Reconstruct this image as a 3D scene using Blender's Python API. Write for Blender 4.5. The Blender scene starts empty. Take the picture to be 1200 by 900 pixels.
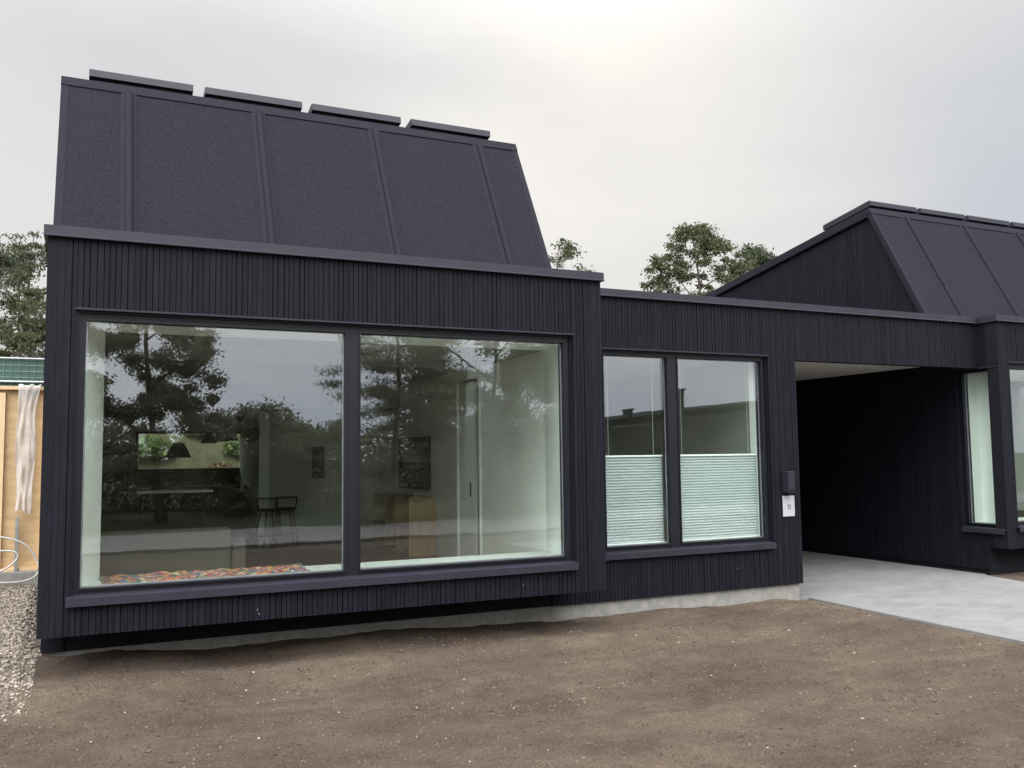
import bpy, math, random
import numpy as np
from mathutils import Vector, Matrix, noise

random.seed(7)
sc = bpy.context.scene
COL = sc.collection
R = math.radians

# ------------------------------------------------------------------ helpers
class MB:
    """collects boxes, prisms, tubes ... and links them as ONE mesh object"""
    def __init__(s):
        s.v = []; s.f = []
    def add(s, vs, fs):
        b = len(s.v); s.v += [tuple(p) for p in vs]; s.f += [tuple(b + i for i in f) for f in fs]
    def hexa(s, c):          # 8 corners: bottom 4 ccw, top 4 ccw
        s.add(c, [(0, 3, 2, 1), (4, 5, 6, 7), (0, 1, 5, 4), (1, 2, 6, 5), (2, 3, 7, 6), (3, 0, 4, 7)])
    def box(s, x0, x1, y0, y1, z0, z1):
        s.hexa([(x0, y0, z0), (x1, y0, z0), (x1, y1, z0), (x0, y1, z0), (x0, y0, z1), (x1, y0, z1), (x1, y1, z1), (x0, y1, z1)])
    def prism(s, prof, a0, a1, axis='x'):   # profile in the plane across the axis
        n = len(prof)
        mk = {'x': lambda a, p: (a, p[0], p[1]), 'y': lambda a, p: (p[0], a, p[1]), 'z': lambda a, p: (p[0], p[1], a)}[axis]
        vs = [mk(a0, p) for p in prof] + [mk(a1, p) for p in prof]
        fs = [tuple(range(n)), tuple(range(2 * n - 1, n - 1, -1))] + [(i, n + i, n + (i + 1) % n, (i + 1) % n) for i in range(n)]
        s.add(vs, fs)
    def tube(s, pts, rad, n=8, caps=True):
        pts = [Vector(p) for p in pts]
        if not hasattr(rad, '__len__'): rad = [rad] * len(pts)
        vs = []; fs = []
        ref = Vector((0.31, 0.17, 0.93))
        for i, p in enumerate(pts):
            t = (pts[min(i + 1, len(pts) - 1)] - pts[max(i - 1, 0)]).normalized()
            a = t.cross(ref)
            if a.length < 1e-3: a = t.cross(Vector((1, 0, 0)))
            a.normalize(); b = t.cross(a)
            for k in range(n):
                w = 2 * math.pi * k / n
                vs.append(p + (a * math.cos(w) + b * math.sin(w)) * rad[i])
        for i in range(len(pts) - 1):
            for k in range(n):
                fs.append((i * n + k, i * n + (k + 1) % n, (i + 1) * n + (k + 1) % n, (i + 1) * n + k))
        if caps:
            fs.append(tuple(range(n - 1, -1, -1))); fs.append(tuple((len(pts) - 1) * n + k for k in range(n)))
        s.add(vs, fs)
    def lathe(s, prof, cx, cy, n=20):       # prof: (r, z)
        vs = []; fs = []
        for r, z in prof:
            for k in range(n):
                w = 2 * math.pi * k / n; vs.append((cx + r * math.cos(w), cy + r * math.sin(w), z))
        for i in range(len(prof) - 1):
            for k in range(n): fs.append((i * n + k, i * n + (k + 1) % n, (i + 1) * n + (k + 1) % n, (i + 1) * n + k))
        s.add(vs, fs)
    def build(s, name, mat, parent=None, smooth=False, bevel=0):
        me = bpy.data.meshes.new(name); me.from_pydata(s.v, [], s.f); me.update()
        return link(name, me, mat, parent, smooth, bevel)

def link(name, me, mat, parent=None, smooth=False, bevel=0):
    o = bpy.data.objects.new(name, me); COL.objects.link(o)
    if mat: me.materials.append(mat)
    if parent: o.parent = parent
    if smooth: me.polygons.foreach_set('use_smooth', [True] * len(me.polygons))
    if bevel:
        m = o.modifiers.new('bevel', 'BEVEL'); m.width = bevel; m.segments = 2; m.limit_method = 'ANGLE'
    return o

def tag(o, label=None, cat=None, group=None, kind=None):
    if label: o['label'] = label
    if cat: o['category'] = cat
    if group: o['group'] = group
    if kind: o['kind'] = kind
    return o

def thing(name, label, cat, group=None, loc=(0, 0, 0)):
    o = bpy.data.objects.new(name, None); COL.objects.link(o); o.location = loc
    o.empty_display_size = .2
    return tag(o, label, cat, group)

def keep(o, parent):       # parent while keeping the world place the mesh was built in
    o.parent = parent; o.matrix_parent_inverse = Matrix.Translation(-Vector(parent.location)); return o

# ------------------------------------------------------------------ materials
def mat(name, col, rough=.6, metal=0, spec=.5, noise_scale=0, noise_amt=.15, bump=0, bump_scale=None, island=0, detail=6, stretch=None):
    m = bpy.data.materials.new(name); m.use_nodes = True
    nt = m.node_tree; N = nt.nodes; L = nt.links; bs = N['Principled BSDF']
    bs.inputs['Base Color'].default_value = (*col, 1); bs.inputs['Roughness'].default_value = rough
    bs.inputs['Metallic'].default_value = metal; bs.inputs['Specular IOR Level'].default_value = spec
    tc = N.new('ShaderNodeTexCoord'); vec = tc.outputs['Object']
    if stretch:
        mp = N.new('ShaderNodeMapping'); mp.inputs['Scale'].default_value = stretch; L.new(vec, mp.inputs['Vector']); vec = mp.outputs['Vector']
    fac = None
    if noise_scale:
        nz = N.new('ShaderNodeTexNoise'); nz.inputs['Scale'].default_value = noise_scale; nz.inputs['Detail'].default_value = detail
        L.new(vec, nz.inputs['Vector'])
        mr = N.new('ShaderNodeMapRange'); mr.inputs['From Min'].default_value = .3; mr.inputs['From Max'].default_value = .7
        mr.inputs['To Min'].default_value = 1 - noise_amt; mr.inputs['To Max'].default_value = 1 + noise_amt
        L.new(nz.outputs['Fac'], mr.inputs['Value']); fac = mr.outputs['Result']
    if island:
        g = N.new('ShaderNodeNewGeometry'); mr = N.new('ShaderNodeMapRange')
        mr.inputs['To Min'].default_value = 1 - island; mr.inputs['To Max'].default_value = 1 + island
        L.new(g.outputs['Random Per Island'], mr.inputs['Value'])
        if fac:
            mu = N.new('ShaderNodeMath'); mu.operation = 'MULTIPLY'; L.new(fac, mu.inputs[0]); L.new(mr.outputs['Result'], mu.inputs[1]); fac = mu.outputs[0]
        else: fac = mr.outputs['Result']
    if fac:
        vm = N.new('ShaderNodeVectorMath'); vm.operation = 'SCALE'; vm.inputs[0].default_value = col
        L.new(fac, vm.inputs['Scale']); L.new(vm.outputs['Vector'], bs.inputs['Base Color'])
    if bump:
        nb = N.new('ShaderNodeTexNoise'); nb.inputs['Scale'].default_value = bump_scale or noise_scale or 50; nb.inputs['Detail'].default_value = 8
        L.new(vec, nb.inputs['Vector'])
        bp = N.new('ShaderNodeBump'); bp.inputs['Strength'].default_value = bump; bp.inputs['Distance'].default_value = .01
        L.new(nb.outputs['Fac'], bp.inputs['Height']); L.new(bp.outputs['Normal'], bs.inputs['Normal'])
    return m

M = {}
M['clad'] = mat('black_timber', (.0068, .0068, .0108), .62, spec=.12, noise_scale=3.5, noise_amt=.3, bump=.35, bump_scale=14, island=.17, stretch=(9, 9, .7))
M['clad_back'] = mat('black_backing', (.005, .005, .008), .8, spec=.2)
M['felt'] = mat('roof_felt', (.0142, .0143, .0192), .9, spec=.09, noise_scale=55, noise_amt=.36, bump=.5, bump_scale=220, detail=3)
M['felt_trim'] = mat('roof_felt_trim', (.0140, .0140, .0198), .85, spec=.12, noise_scale=60, noise_amt=.22, bump=.3, bump_scale=200)
M['metal'] = mat('dark_coated_metal', (.0175, .0175, .0255), .5, spec=.26, noise_scale=5, noise_amt=.1)
M['frame'] = mat('window_frame_black', (.005, .005, .009), .45, spec=.3)
M['white'] = mat('white_paint', (.86, .88, .85), .55, noise_scale=3, noise_amt=.03)
M['seat'] = mat('white_laminate', (.58, .60, .57), .5, noise_scale=3, noise_amt=.03)
M['room_white'] = mat('room_paint', (.86, .87, .84), .7, noise_scale=2, noise_amt=.04)
M['room_grey'] = mat('room_paint_grey', (.55, .56, .50), .75, noise_scale=2, noise_amt=.05)
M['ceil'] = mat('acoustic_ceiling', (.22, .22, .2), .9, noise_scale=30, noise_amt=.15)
M['floor'] = mat('oak_floor', (.26, .19, .12), .45, noise_scale=3, noise_amt=.25, stretch=(12, 1, 1))
M['concrete'] = mat('pale_concrete', (.20, .193, .175), .9, spec=.2, noise_scale=11, noise_amt=.2, bump=.25, bump_scale=60)
M['soffit'] = mat('soffit_board', (.62, .58, .52), .8, noise_scale=3, noise_amt=.06)
M['black'] = mat('black_matt', (.022, .022, .024), .5)
M['blackgloss'] = mat('black_gloss', (.008, .008, .01), .15)
M['fabric'] = mat('grey_beige_fabric', (.085, .08, .06), .95, noise_scale=90, noise_amt=.2, bump=.4, bump_scale=200)
M['wood'] = mat('light_birch', (.45, .32, .18), .5, noise_scale=3, noise_amt=.18, stretch=(8, 8, 1))
M['ply'] = mat('fence_plywood', (.46, .31, .16), .7, noise_scale=4, noise_amt=.16, bump=.2, bump_scale=30, stretch=(1, 1, 3))
M['stud'] = mat('fence_softwood', (.58, .415, .235), .65, noise_scale=6, noise_amt=.15, stretch=(8, 8, .7))
M['galv'] = mat('galvanised_steel', (.33, .34, .35), .45, metal=.7, noise_scale=12, noise_amt=.15)
M['bark'] = mat('bark', (.09, .075, .06), .95, noise_scale=14, noise_amt=.45, bump=.8, bump_scale=30)
M['plate'] = mat('white_plate', (.34, .34, .36), .35)
M['ink'] = mat('dark_ink', (.02, .02, .02), .5)
M['cable'] = mat('white_hose', (.40, .39, .375), .4)
M['pebble'] = mat('pebbles', (.24, .21, .175), .9, island=.6, noise_scale=30, noise_amt=.15)
M['crumb'] = mat('soil_crumbs', (.090, .068, .052), 1.0, spec=.1, island=.42)
M['gravel'] = mat('gravel_stones', (.20, .168, .135), .95, island=.55, noise_scale=30, noise_amt=.15)
M['clod'] = mat('soil_clods', (.07, .05, .038), 1.0, spec=.1, island=.5)
M['brickred'] = mat('chimney_dark', (.05, .05, .06), .8, noise_scale=10, noise_amt=.2)
M['render'] = mat('grey_render', (.085, .09, .085), .9, noise_scale=3, noise_amt=.1)
M['asphalt'] = mat('light_asphalt', (.13, .115, .105), .9, noise_scale=40, noise_amt=.2, bump=.2, bump_scale=150)

def leafmat(name, col, amt=.45):
    m = bpy.data.materials.new(name); m.use_nodes = True
    nt = m.node_tree; N = nt.nodes; L = nt.links; bs = N['Principled BSDF']; out = N['Material Output']
    g = N.new('ShaderNodeNewGeometry'); mr = N.new('ShaderNodeMapRange')
    mr.inputs['To Min'].default_value = 1 - amt; mr.inputs['To Max'].default_value = 1 + amt
    L.new(g.outputs['Random Per Island'], mr.inputs['Value'])
    vm = N.new('ShaderNodeVectorMath'); vm.operation = 'SCALE'; vm.inputs[0].default_value = col
    L.new(mr.outputs['Result'], vm.inputs['Scale']); L.new(vm.outputs['Vector'], bs.inputs['Base Color'])
    bs.inputs['Roughness'].default_value = .6; bs.inputs['Specular IOR Level'].default_value = .3
    tr = N.new('ShaderNodeBsdfTranslucent'); L.new(vm.outputs['Vector'], tr.inputs['Color'])
    mx = N.new('ShaderNodeMixShader'); mx.inputs[0].default_value = .35
    L.new(bs.outputs[0], mx.inputs[1]); L.new(tr.outputs[0], mx.inputs[2]); L.new(mx.outputs[0], out.inputs['Surface'])
    return m
M['leaf_birch'] = leafmat('leaf_olive_green', (.066, .072, .033))
M['leaf_dark'] = leafmat('leaf_dark_green', (.06, .072, .04))
M['leaf_pine'] = leafmat('needle_dark', (.04, .05, .026))
M['leaf_dry'] = leafmat('leaf_dry_brown', (.14, .10, .05))
M['leaf_olive'] = leafmat('leaf_lightened_olive', (.19, .185, .12))  # leaf colour raised to make up for weak light on the reflected trees
M['leaf_conifer'] = leafmat('needle_lightened_olive', (.17, .168, .105))  # lightened likewise, so the conifer's reflection reads less black
M['leaf_bright'] = leafmat('leaf_fresh_green', (.085, .115, .035))

def glassmat(name, tint, r0=.15):
    m = bpy.data.materials.new(name); m.use_nodes = True
    nt = m.node_tree; N = nt.nodes; L = nt.links; N.remove(N['Principled BSDF']); out = N['Material Output']
    lw = N.new('ShaderNodeLayerWeight'); lw.inputs['Blend'].default_value = .5
    pw = N.new('ShaderNodeMath'); pw.operation = 'POWER'; pw.inputs[1].default_value = 4.5; L.new(lw.outputs['Facing'], pw.inputs[0])
    mr = N.new('ShaderNodeMapRange'); mr.inputs['To Min'].default_value = r0; mr.inputs['To Max'].default_value = 1; L.new(pw.outputs[0], mr.inputs['Value'])
    t = N.new('ShaderNodeBsdfTransparent'); t.inputs['Color'].default_value = (*tint, 1)
    g = N.new('ShaderNodeBsdfGlossy'); g.inputs['Roughness'].default_value = .0; g.inputs['Color'].default_value = (.88, .91, 1, 1)
    # very faint waviness of real float glass
    tc = N.new('ShaderNodeTexCoord'); nz = N.new('ShaderNodeTexNoise'); nz.inputs['Scale'].default_value = 1.6; nz.inputs['Detail'].default_value = 1
    bp = N.new('ShaderNodeBump'); bp.inputs['Strength'].default_value = .05; bp.inputs['Distance'].default_value = .02
    L.new(tc.outputs['Object'], nz.inputs['Vector']); L.new(nz.outputs['Fac'], bp.inputs['Height']); L.new(bp.outputs['Normal'], g.inputs['Normal'])
    mx = N.new('ShaderNodeMixShader'); L.new(mr.outputs['Result'], mx.inputs[0]); L.new(t.outputs[0], mx.inputs[1]); L.new(g.outputs[0], mx.inputs[2])
    L.new(mx.outputs[0], out.inputs['Surface'])
    return m
M['glass'] = glassmat('coated_glass', (.955, .99, .963), .095)

def rugmat():
    m = bpy.data.materials.new('patchwork_rug'); m.use_nodes = True
    nt = m.node_tree; N = nt.nodes; L = nt.links; bs = N['Principled BSDF']; bs.inputs['Roughness'].default_value = 1
    tc = N.new('ShaderNodeTexCoord'); vo = N.new('ShaderNodeTexVoronoi'); vo.inputs['Scale'].default_value = 25
    nz = N.new('ShaderNodeTexNoise'); nz.inputs['Scale'].default_value = 22; nz.inputs['Detail'].default_value = 3; L.new(tc.outputs['Object'], nz.inputs['Vector'])
    va = N.new('ShaderNodeVectorMath'); va.operation = 'MULTIPLY_ADD'; va.inputs[1].default_value = (.11, .11, .11); L.new(nz.outputs['Color'], va.inputs[0]); L.new(tc.outputs['Object'], va.inputs[2]); L.new(va.outputs[0], vo.inputs['Vector'])
    sp = N.new('ShaderNodeSeparateColor'); L.new(vo.outputs['Color'], sp.inputs['Color'])
    cr = N.new('ShaderNodeValToRGB'); cr.color_ramp.interpolation = 'CONSTANT'
    cols = [(.32, .04, .03), (.42, .14, .05), (.03, .08, .2), (.03, .13, .07), (.5, .42, .28), (.14, .05, .04), (.05, .1, .14), (.45, .26, .06), (.36, .09, .07), (.03, .03, .03)]
    e = cr.color_ramp.elements
    while len(e) < len(cols): e.new(.5)
    for i, c in enumerate(cols): e[i].position = i / len(cols); e[i].color = (*c, 1)
    L.new(sp.outputs['Red'], cr.inputs['Fac']); L.new(cr.outputs['Color'], bs.inputs['Base Color'])
    return m
M['rug'] = rugmat()

def blindmat():
    m = bpy.data.materials.new('pleated_fabric'); m.use_nodes = True
    nt = m.node_tree; N = nt.nodes; L = nt.links; bs = N['Principled BSDF']; out = N['Material Output']
    bs.inputs['Base Color'].default_value = (.49, .53, .54, 1); bs.inputs['Roughness'].default_value = .9
    tr = N.new('ShaderNodeBsdfTranslucent'); tr.inputs['Color'].default_value = (.5, .56, .56, 1)
    mx = N.new('ShaderNodeMixShader'); mx.inputs[0].default_value = .25
    L.new(bs.outputs[0], mx.inputs[1]); L.new(tr.outputs[0], mx.inputs[2]); L.new(mx.outputs[0], out.inputs['Surface'])
    return m
M['blind'] = blindmat()

def plasticmat():
    m = bpy.data.materials.new('clear_plastic_sheet'); m.use_nodes = True
    nt = m.node_tree; N = nt.nodes; L = nt.links; bs = N['Principled BSDF']; out = N['Material Output']
    bs.inputs['Base Color'].default_value = (.62, .60, .58, 1); bs.inputs['Roughness'].default_value = .25
    t = N.new('ShaderNodeBsdfTransparent'); mx = N.new('ShaderNodeMixShader'); mx.inputs[0].default_value = .33
    L.new(t.outputs[0], mx.inputs[1]); L.new(bs.outputs[0], mx.inputs[2]); L.new(mx.outputs[0], out.inputs['Surface'])
    return m
M['plastic'] = plasticmat()

def tarpmat():
    m = bpy.data.materials.new('green_tarpaulin'); m.use_nodes = True
    nt = m.node_tree; N = nt.nodes; L = nt.links; bs = N['Principled BSDF']; bs.inputs['Roughness'].default_value = .5
    bs.inputs['Base Color'].default_value = (.05, .12, .085, 1)
    return m
M['tarp'] = tarpmat()

def groundmat():
    m = bpy.data.materials.new('earth'); m.use_nodes = True
    nt = m.node_tree; N = nt.nodes; L = nt.links; bs = N['Principled BSDF']
    bs.inputs['Roughness'].default_value = .98; bs.inputs['Specular IOR Level'].default_value = .15
    tc = N.new('ShaderNodeTexCoord'); P = tc.outputs['Object']
    def nz(scale, detail=6, rough=.55):
        n = N.new('ShaderNodeTexNoise'); n.inputs['Scale'].default_value = scale; n.inputs['Detail'].default_value = detail; n.inputs['Roughness'].default_value = rough
        L.new(P, n.inputs['Vector']); return n.outputs['Fac']
    def ramp(fac, stops):
        r = N.new('ShaderNodeValToRGB'); e = r.color_ramp.elements
        while len(e) < len(stops): e.new(.5)
        for i, (p, c) in enumerate(stops): e[i].position = p; e[i].color = (*c, 1)
        L.new(fac, r.inputs['Fac']); return r.outputs['Color']
    def mix(f, a, b, mode='MIX'):
        x = N.new('ShaderNodeMix'); x.data_type = 'RGBA'; x.blend_type = mode
        if isinstance(f, float): x.inputs['Factor'].default_value = f
        else: L.new(f, x.inputs['Factor'])
        L.new(a, x.inputs['A']); L.new(b, x.inputs['B']); return x.outputs['Result']
    def math_(op, a, b=None, c=None):
        n = N.new('ShaderNodeMath'); n.operation = op
        for i, q in enumerate((a, b, c)):
            if q is None: continue
            if isinstance(q, (int, float)): n.inputs[i].default_value = q
            else: L.new(q, n.inputs[i])
        return n.outputs[0]
    def mr(v, a, b, c=0, d=1):
        n = N.new('ShaderNodeMapRange'); n.interpolation_type = 'SMOOTHSTEP'
        for k, q in zip(('From Min', 'From Max', 'To Min', 'To Max'), (a, b, c, d)): n.inputs[k].default_value = q
        L.new(v, n.inputs['Value']); return n.outputs['Result']
    big = nz(.62, 6, .6); mid = nz(4.5, 8, .65); fine = nz(70, 7, .75)
    soil = ramp(big, [(.3, (.076, .056, .043)), (.5, (.096, .073, .056)), (.7, (.138, .109, .077))])
    soil = mix(.6, soil, ramp(mid, [(.3, (.6, .58, .57)), (.5, (1, 1, 1)), (.68, (1.25, 1.23, 1.2))]), 'MULTIPLY')
    soil = mix(.8, soil, ramp(fine, [(.34, (.3, .28, .26)), (.5, (1, 1, 1)), (.68, (1.75, 1.72, 1.65))]), 'MULTIPLY')
    mp2 = N.new('ShaderNodeMapping'); mp2.inputs['Scale'].default_value = (.42, 1.7, 1); mp2.inputs['Rotation'].default_value = (0, 0, .06); L.new(P, mp2.inputs['Vector'])
    nb = N.new('ShaderNodeTexNoise'); nb.inputs['Scale'].default_value = 1.5; nb.inputs['Detail'].default_value = 7; nb.inputs['Roughness'].default_value = .6; L.new(mp2.outputs['Vector'], nb.inputs['Vector'])
    soil = mix(.5, soil, ramp(nb.outputs['Fac'], [(.36, (.68, .64, .62)), (.47, (.92, .9, .89)), (.54, (1, 1, 1)), (.6, (1.3, 1.27, 1.22))]), 'MULTIPLY')
    # dry ruts left by the digger, roughly along the front of the house
    sp = N.new('ShaderNodeSeparateXYZ'); L.new(P, sp.inputs[0])
    v = N.new('ShaderNodeTexVoronoi'); v.inputs['Scale'].default_value = 34; L.new(P, v.inputs['Vector'])
    grav = ramp(v.outputs['Distance'], [(0, (.28, .24, .19)), (.5, (.2, .17, .135)), (.8, (.09, .073, .058))])
    grav = mix(.6, grav, ramp(mid, [(.3, (.7, .68, .66)), (.7, (1.2, 1.2, 1.18))]), 'MULTIPLY')
    wob = math_('MULTIPLY_ADD', nz(2.2, 5), 1.0, -.5)
    gx = mr(math_('MULTIPLY_ADD', wob, .35, sp.outputs['X']), -.18, -.03, 1, 0)
    gy = mr(math_('MULTIPLY_ADD', wob, 1.1, sp.outputs['Y']), -.85, -.2, 0, 1)
    gy2 = mr(sp.outputs['Y'], 9, 11, 1, 0)
    gm = math_('MULTIPLY', math_('MULTIPLY', gx, gy), gy2)
    c = mix(gm, soil, grav)
    grass = ramp(nz(6, 8, .7), [(.3, (.02, .028, .012)), (.5, (.042, .05, .02)), (.7, (.085, .075, .04))])
    r2 = N.new('ShaderNodeVectorMath'); r2.operation = 'LENGTH'
    off = N.new('ShaderNodeVectorMath'); off.operation = 'SUBTRACT'; off.inputs[1].default_value = (5, -2, 0); L.new(P, off.inputs[0]); L.new(off.outputs[0], r2.inputs[0])
    gr = mr(math_('MULTIPLY_ADD', wob, 3.0, r2.outputs['Value']), 12.5, 14)
    bk = mr(math_('MULTIPLY_ADD', wob, 2.0, sp.outputs['Y']), 9.8, 10.2, 1, .7)
    c = mix(math_('MULTIPLY', gr, bk), c, grass)
    L.new(c, bs.inputs['Base Color'])
    h = math_('ADD', math_('MULTIPLY', fine, .55), math_('MULTIPLY', nz(160, 4), .25))
    h = math_('ADD', h, math_('MULTIPLY', math_('MULTIPLY', v.outputs['Distance'], gm), -1.2))
    bp = N.new('ShaderNodeBump'); bp.inputs['Strength'].default_value = 1; bp.inputs['Distance'].default_value = .045
    L.new(h, bp.inputs['Height']); L.new(bp.outputs['Normal'], bs.inputs['Normal'])
    return m
M['earth'] = groundmat()

def pathmat():
    m = bpy.data.materials.new('cast_concrete_path'); m.use_nodes = True
    nt = m.node_tree; N = nt.nodes; L = nt.links; bs = N['Principled BSDF']
    bs.inputs['Roughness'].default_value = .8; bs.inputs['Specular IOR Level'].default_value = .35
    tc = N.new('ShaderNodeTexCoord'); mp = N.new('ShaderNodeMapping'); mp.inputs['Scale'].default_value = (1.3, 1.9, 1); L.new(tc.outputs['Object'], mp.inputs[0])
    n1 = N.new('ShaderNodeTexNoise'); n1.inputs['Scale'].default_value = 1.6; n1.inputs['Detail'].default_value = 9; n1.inputs['Roughness'].default_value = .68
    n1.inputs['Distortion'].default_value = .6; L.new(mp.outputs[0], n1.inputs['Vector'])
    r = N.new('ShaderNodeValToRGB'); e = r.color_ramp.elements; e[0].position = .32; e[0].color = (.128, .127, .122, 1); e[1].position = .68; e[1].color = (.188, .187, .180, 1)
    L.new(n1.outputs['Fac'], r.inputs[0]); L.new(r.outputs[0], bs.inputs['Base Color'])
    bp = N.new('ShaderNodeBump'); bp.inputs['Strength'].default_value = .25; bp.inputs['Distance'].default_value = .01; L.new(n1.outputs['Fac'], bp.inputs['Height']); L.new(bp.outputs[0], bs.inputs['Normal'])
    return m
M['path'] = pathmat()

# ------------------------------------------------------------------ dimensions (metres, from the perspective of the photograph)
W1 = 5.23; D = .756; W2 = 8.562; W3 = 12.073; D3 = .452
ZT = 3.40; ZC = 3.48; ZB = .15; ZM = -.108; ZF = .10      # cladding top, cap top, bay underside, foundation top, inner floor
Y0 = .922; Z0 = 3.2; Y1 = 2.186; ZR = 5.5985; SL = .163   # steep front slope and long shallow rear slope
ZPASS = 2.853; ZFAS = 2.736

# ------------------------------------------------------------------ cladding
def split(z0, z1, holes, ua, ub):
    segs = [(z0, z1)]
    for (ha, hb, za, zb) in holes:
        if ub > ha + .004 and ua < hb - .004:
            out = []
            for a, b in segs:
                if zb <= a or za >= b: out.append((a, b)); continue
                if za > a + .01: out.append((a, za))
                if zb < b - .01: out.append((zb, b))
            segs = out
    return segs

def boards(mb, P, u0, u1, zlo, zhi, holes=(), th=.022, rng=None):
    """vertical boards with open joints; P(u, depth, z) -> point; depth 0 is the outer face"""
    rng = rng or random.Random(int(u0 * 100 + u1 * 7))
    cuts = sorted({h[0] for h in holes} | {h[1] for h in holes})
    u = u0
    while u < u1 - .006:
        w = rng.choice((.034, .038, .038, .038, .042, .046)); g = rng.choice((.004, .006, .006, .009))
        e = min(u + w, u1)
        for c in cuts:
            if u + .004 < c < e: e = c
        lo = zlo(u) if callable(zlo) else zlo
        for a, b in split(lo, 99, holes, u, e):
            ta = min(b, zhi(u) if callable(zhi) else zhi); tb = min(b, zhi(e) if callable(zhi) else zhi)
            if ta < a + .01 and tb < a + .01: continue
            d0 = rng.uniform(0, .004)
            mb.hexa([P(u, d0, a), P(e, d0, a), P(e, th, a), P(u, th, a), P(u, d0, ta), P(e, d0, tb), P(e, th, tb), P(u, th, ta)])
        u = e + g if e - u > .02 else e
def backing(mb, P, u0, u1, z0, z1, holes, d0, d1):
    us = sorted({u0, u1} | {h[0] for h in holes} | {h[1] for h in holes})
    us = [u for u in us if u0 <= u <= u1]
    for a, b in zip(us, us[1:]):
        for za, zb in split(z0, z1, holes, a, b):
            mb.hexa([P(a, d0, za), P(b, d0, za), P(b, d1, za), P(a, d1, za), P(a, d0, zb), P(b, d0, zb), P(b, d1, zb), P(a, d1, zb)])

def front(y):  return lambda u, d, z: (u, y + d, z)          # faces the camera (-Y)
def left(x):   return lambda u, d, z: (x + d, u, z)          # faces -X
def right(x):  return lambda u, d, z: (x - d, u, z)          # faces +X
def rear(y):   return lambda u, d, z: (u, y - d, z)          # faces +Y

def wall(parent, P, u0, u1, z0, z1, holes=(), thick=.18, name='wall'):
    mb = MB(); boards(mb, P, u0, u1, z0, z1, holes)
    o = mb.build(name, M['clad'], parent)
    b = MB()
    for a, e in (((u0, D), (D, u1)) if callable(z0) else ((u0, u1),)):
        backing(b, P, a, e, (z0((a + e) / 2) if callable(z0) else z0) + .004, ZT - .002 if callable(z1) else z1 - .002, [g for g in holes if g[0] < e and g[1] > a], .0225, thick)
    b.build('wall_backing', M['clad_back'], o)
    return o

def cap(mb, x0, x1, y):       # parapet flashing with a drip lip, along X
    mb.prism([(y - .042, ZT - .012), (y - .042, ZT - .004), (y - .030, ZT + .006), (y - .026, ZC), (y + .32, ZC + .012), (y + .32, ZT - .012)], x0, x1)
def cap_y(mb, y0, y1, x, s):  # the same along Y; s = -1 when it faces -X
    pr = [(-.042, ZT - .012), (-.042, ZT - .004), (-.030, ZT + .006), (-.026, ZC), (.32, ZC + .012), (.32, ZT - .012)]
    mb.prism([(x - s * a, z) for a, z in pr], y0, y1, 'y')

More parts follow.
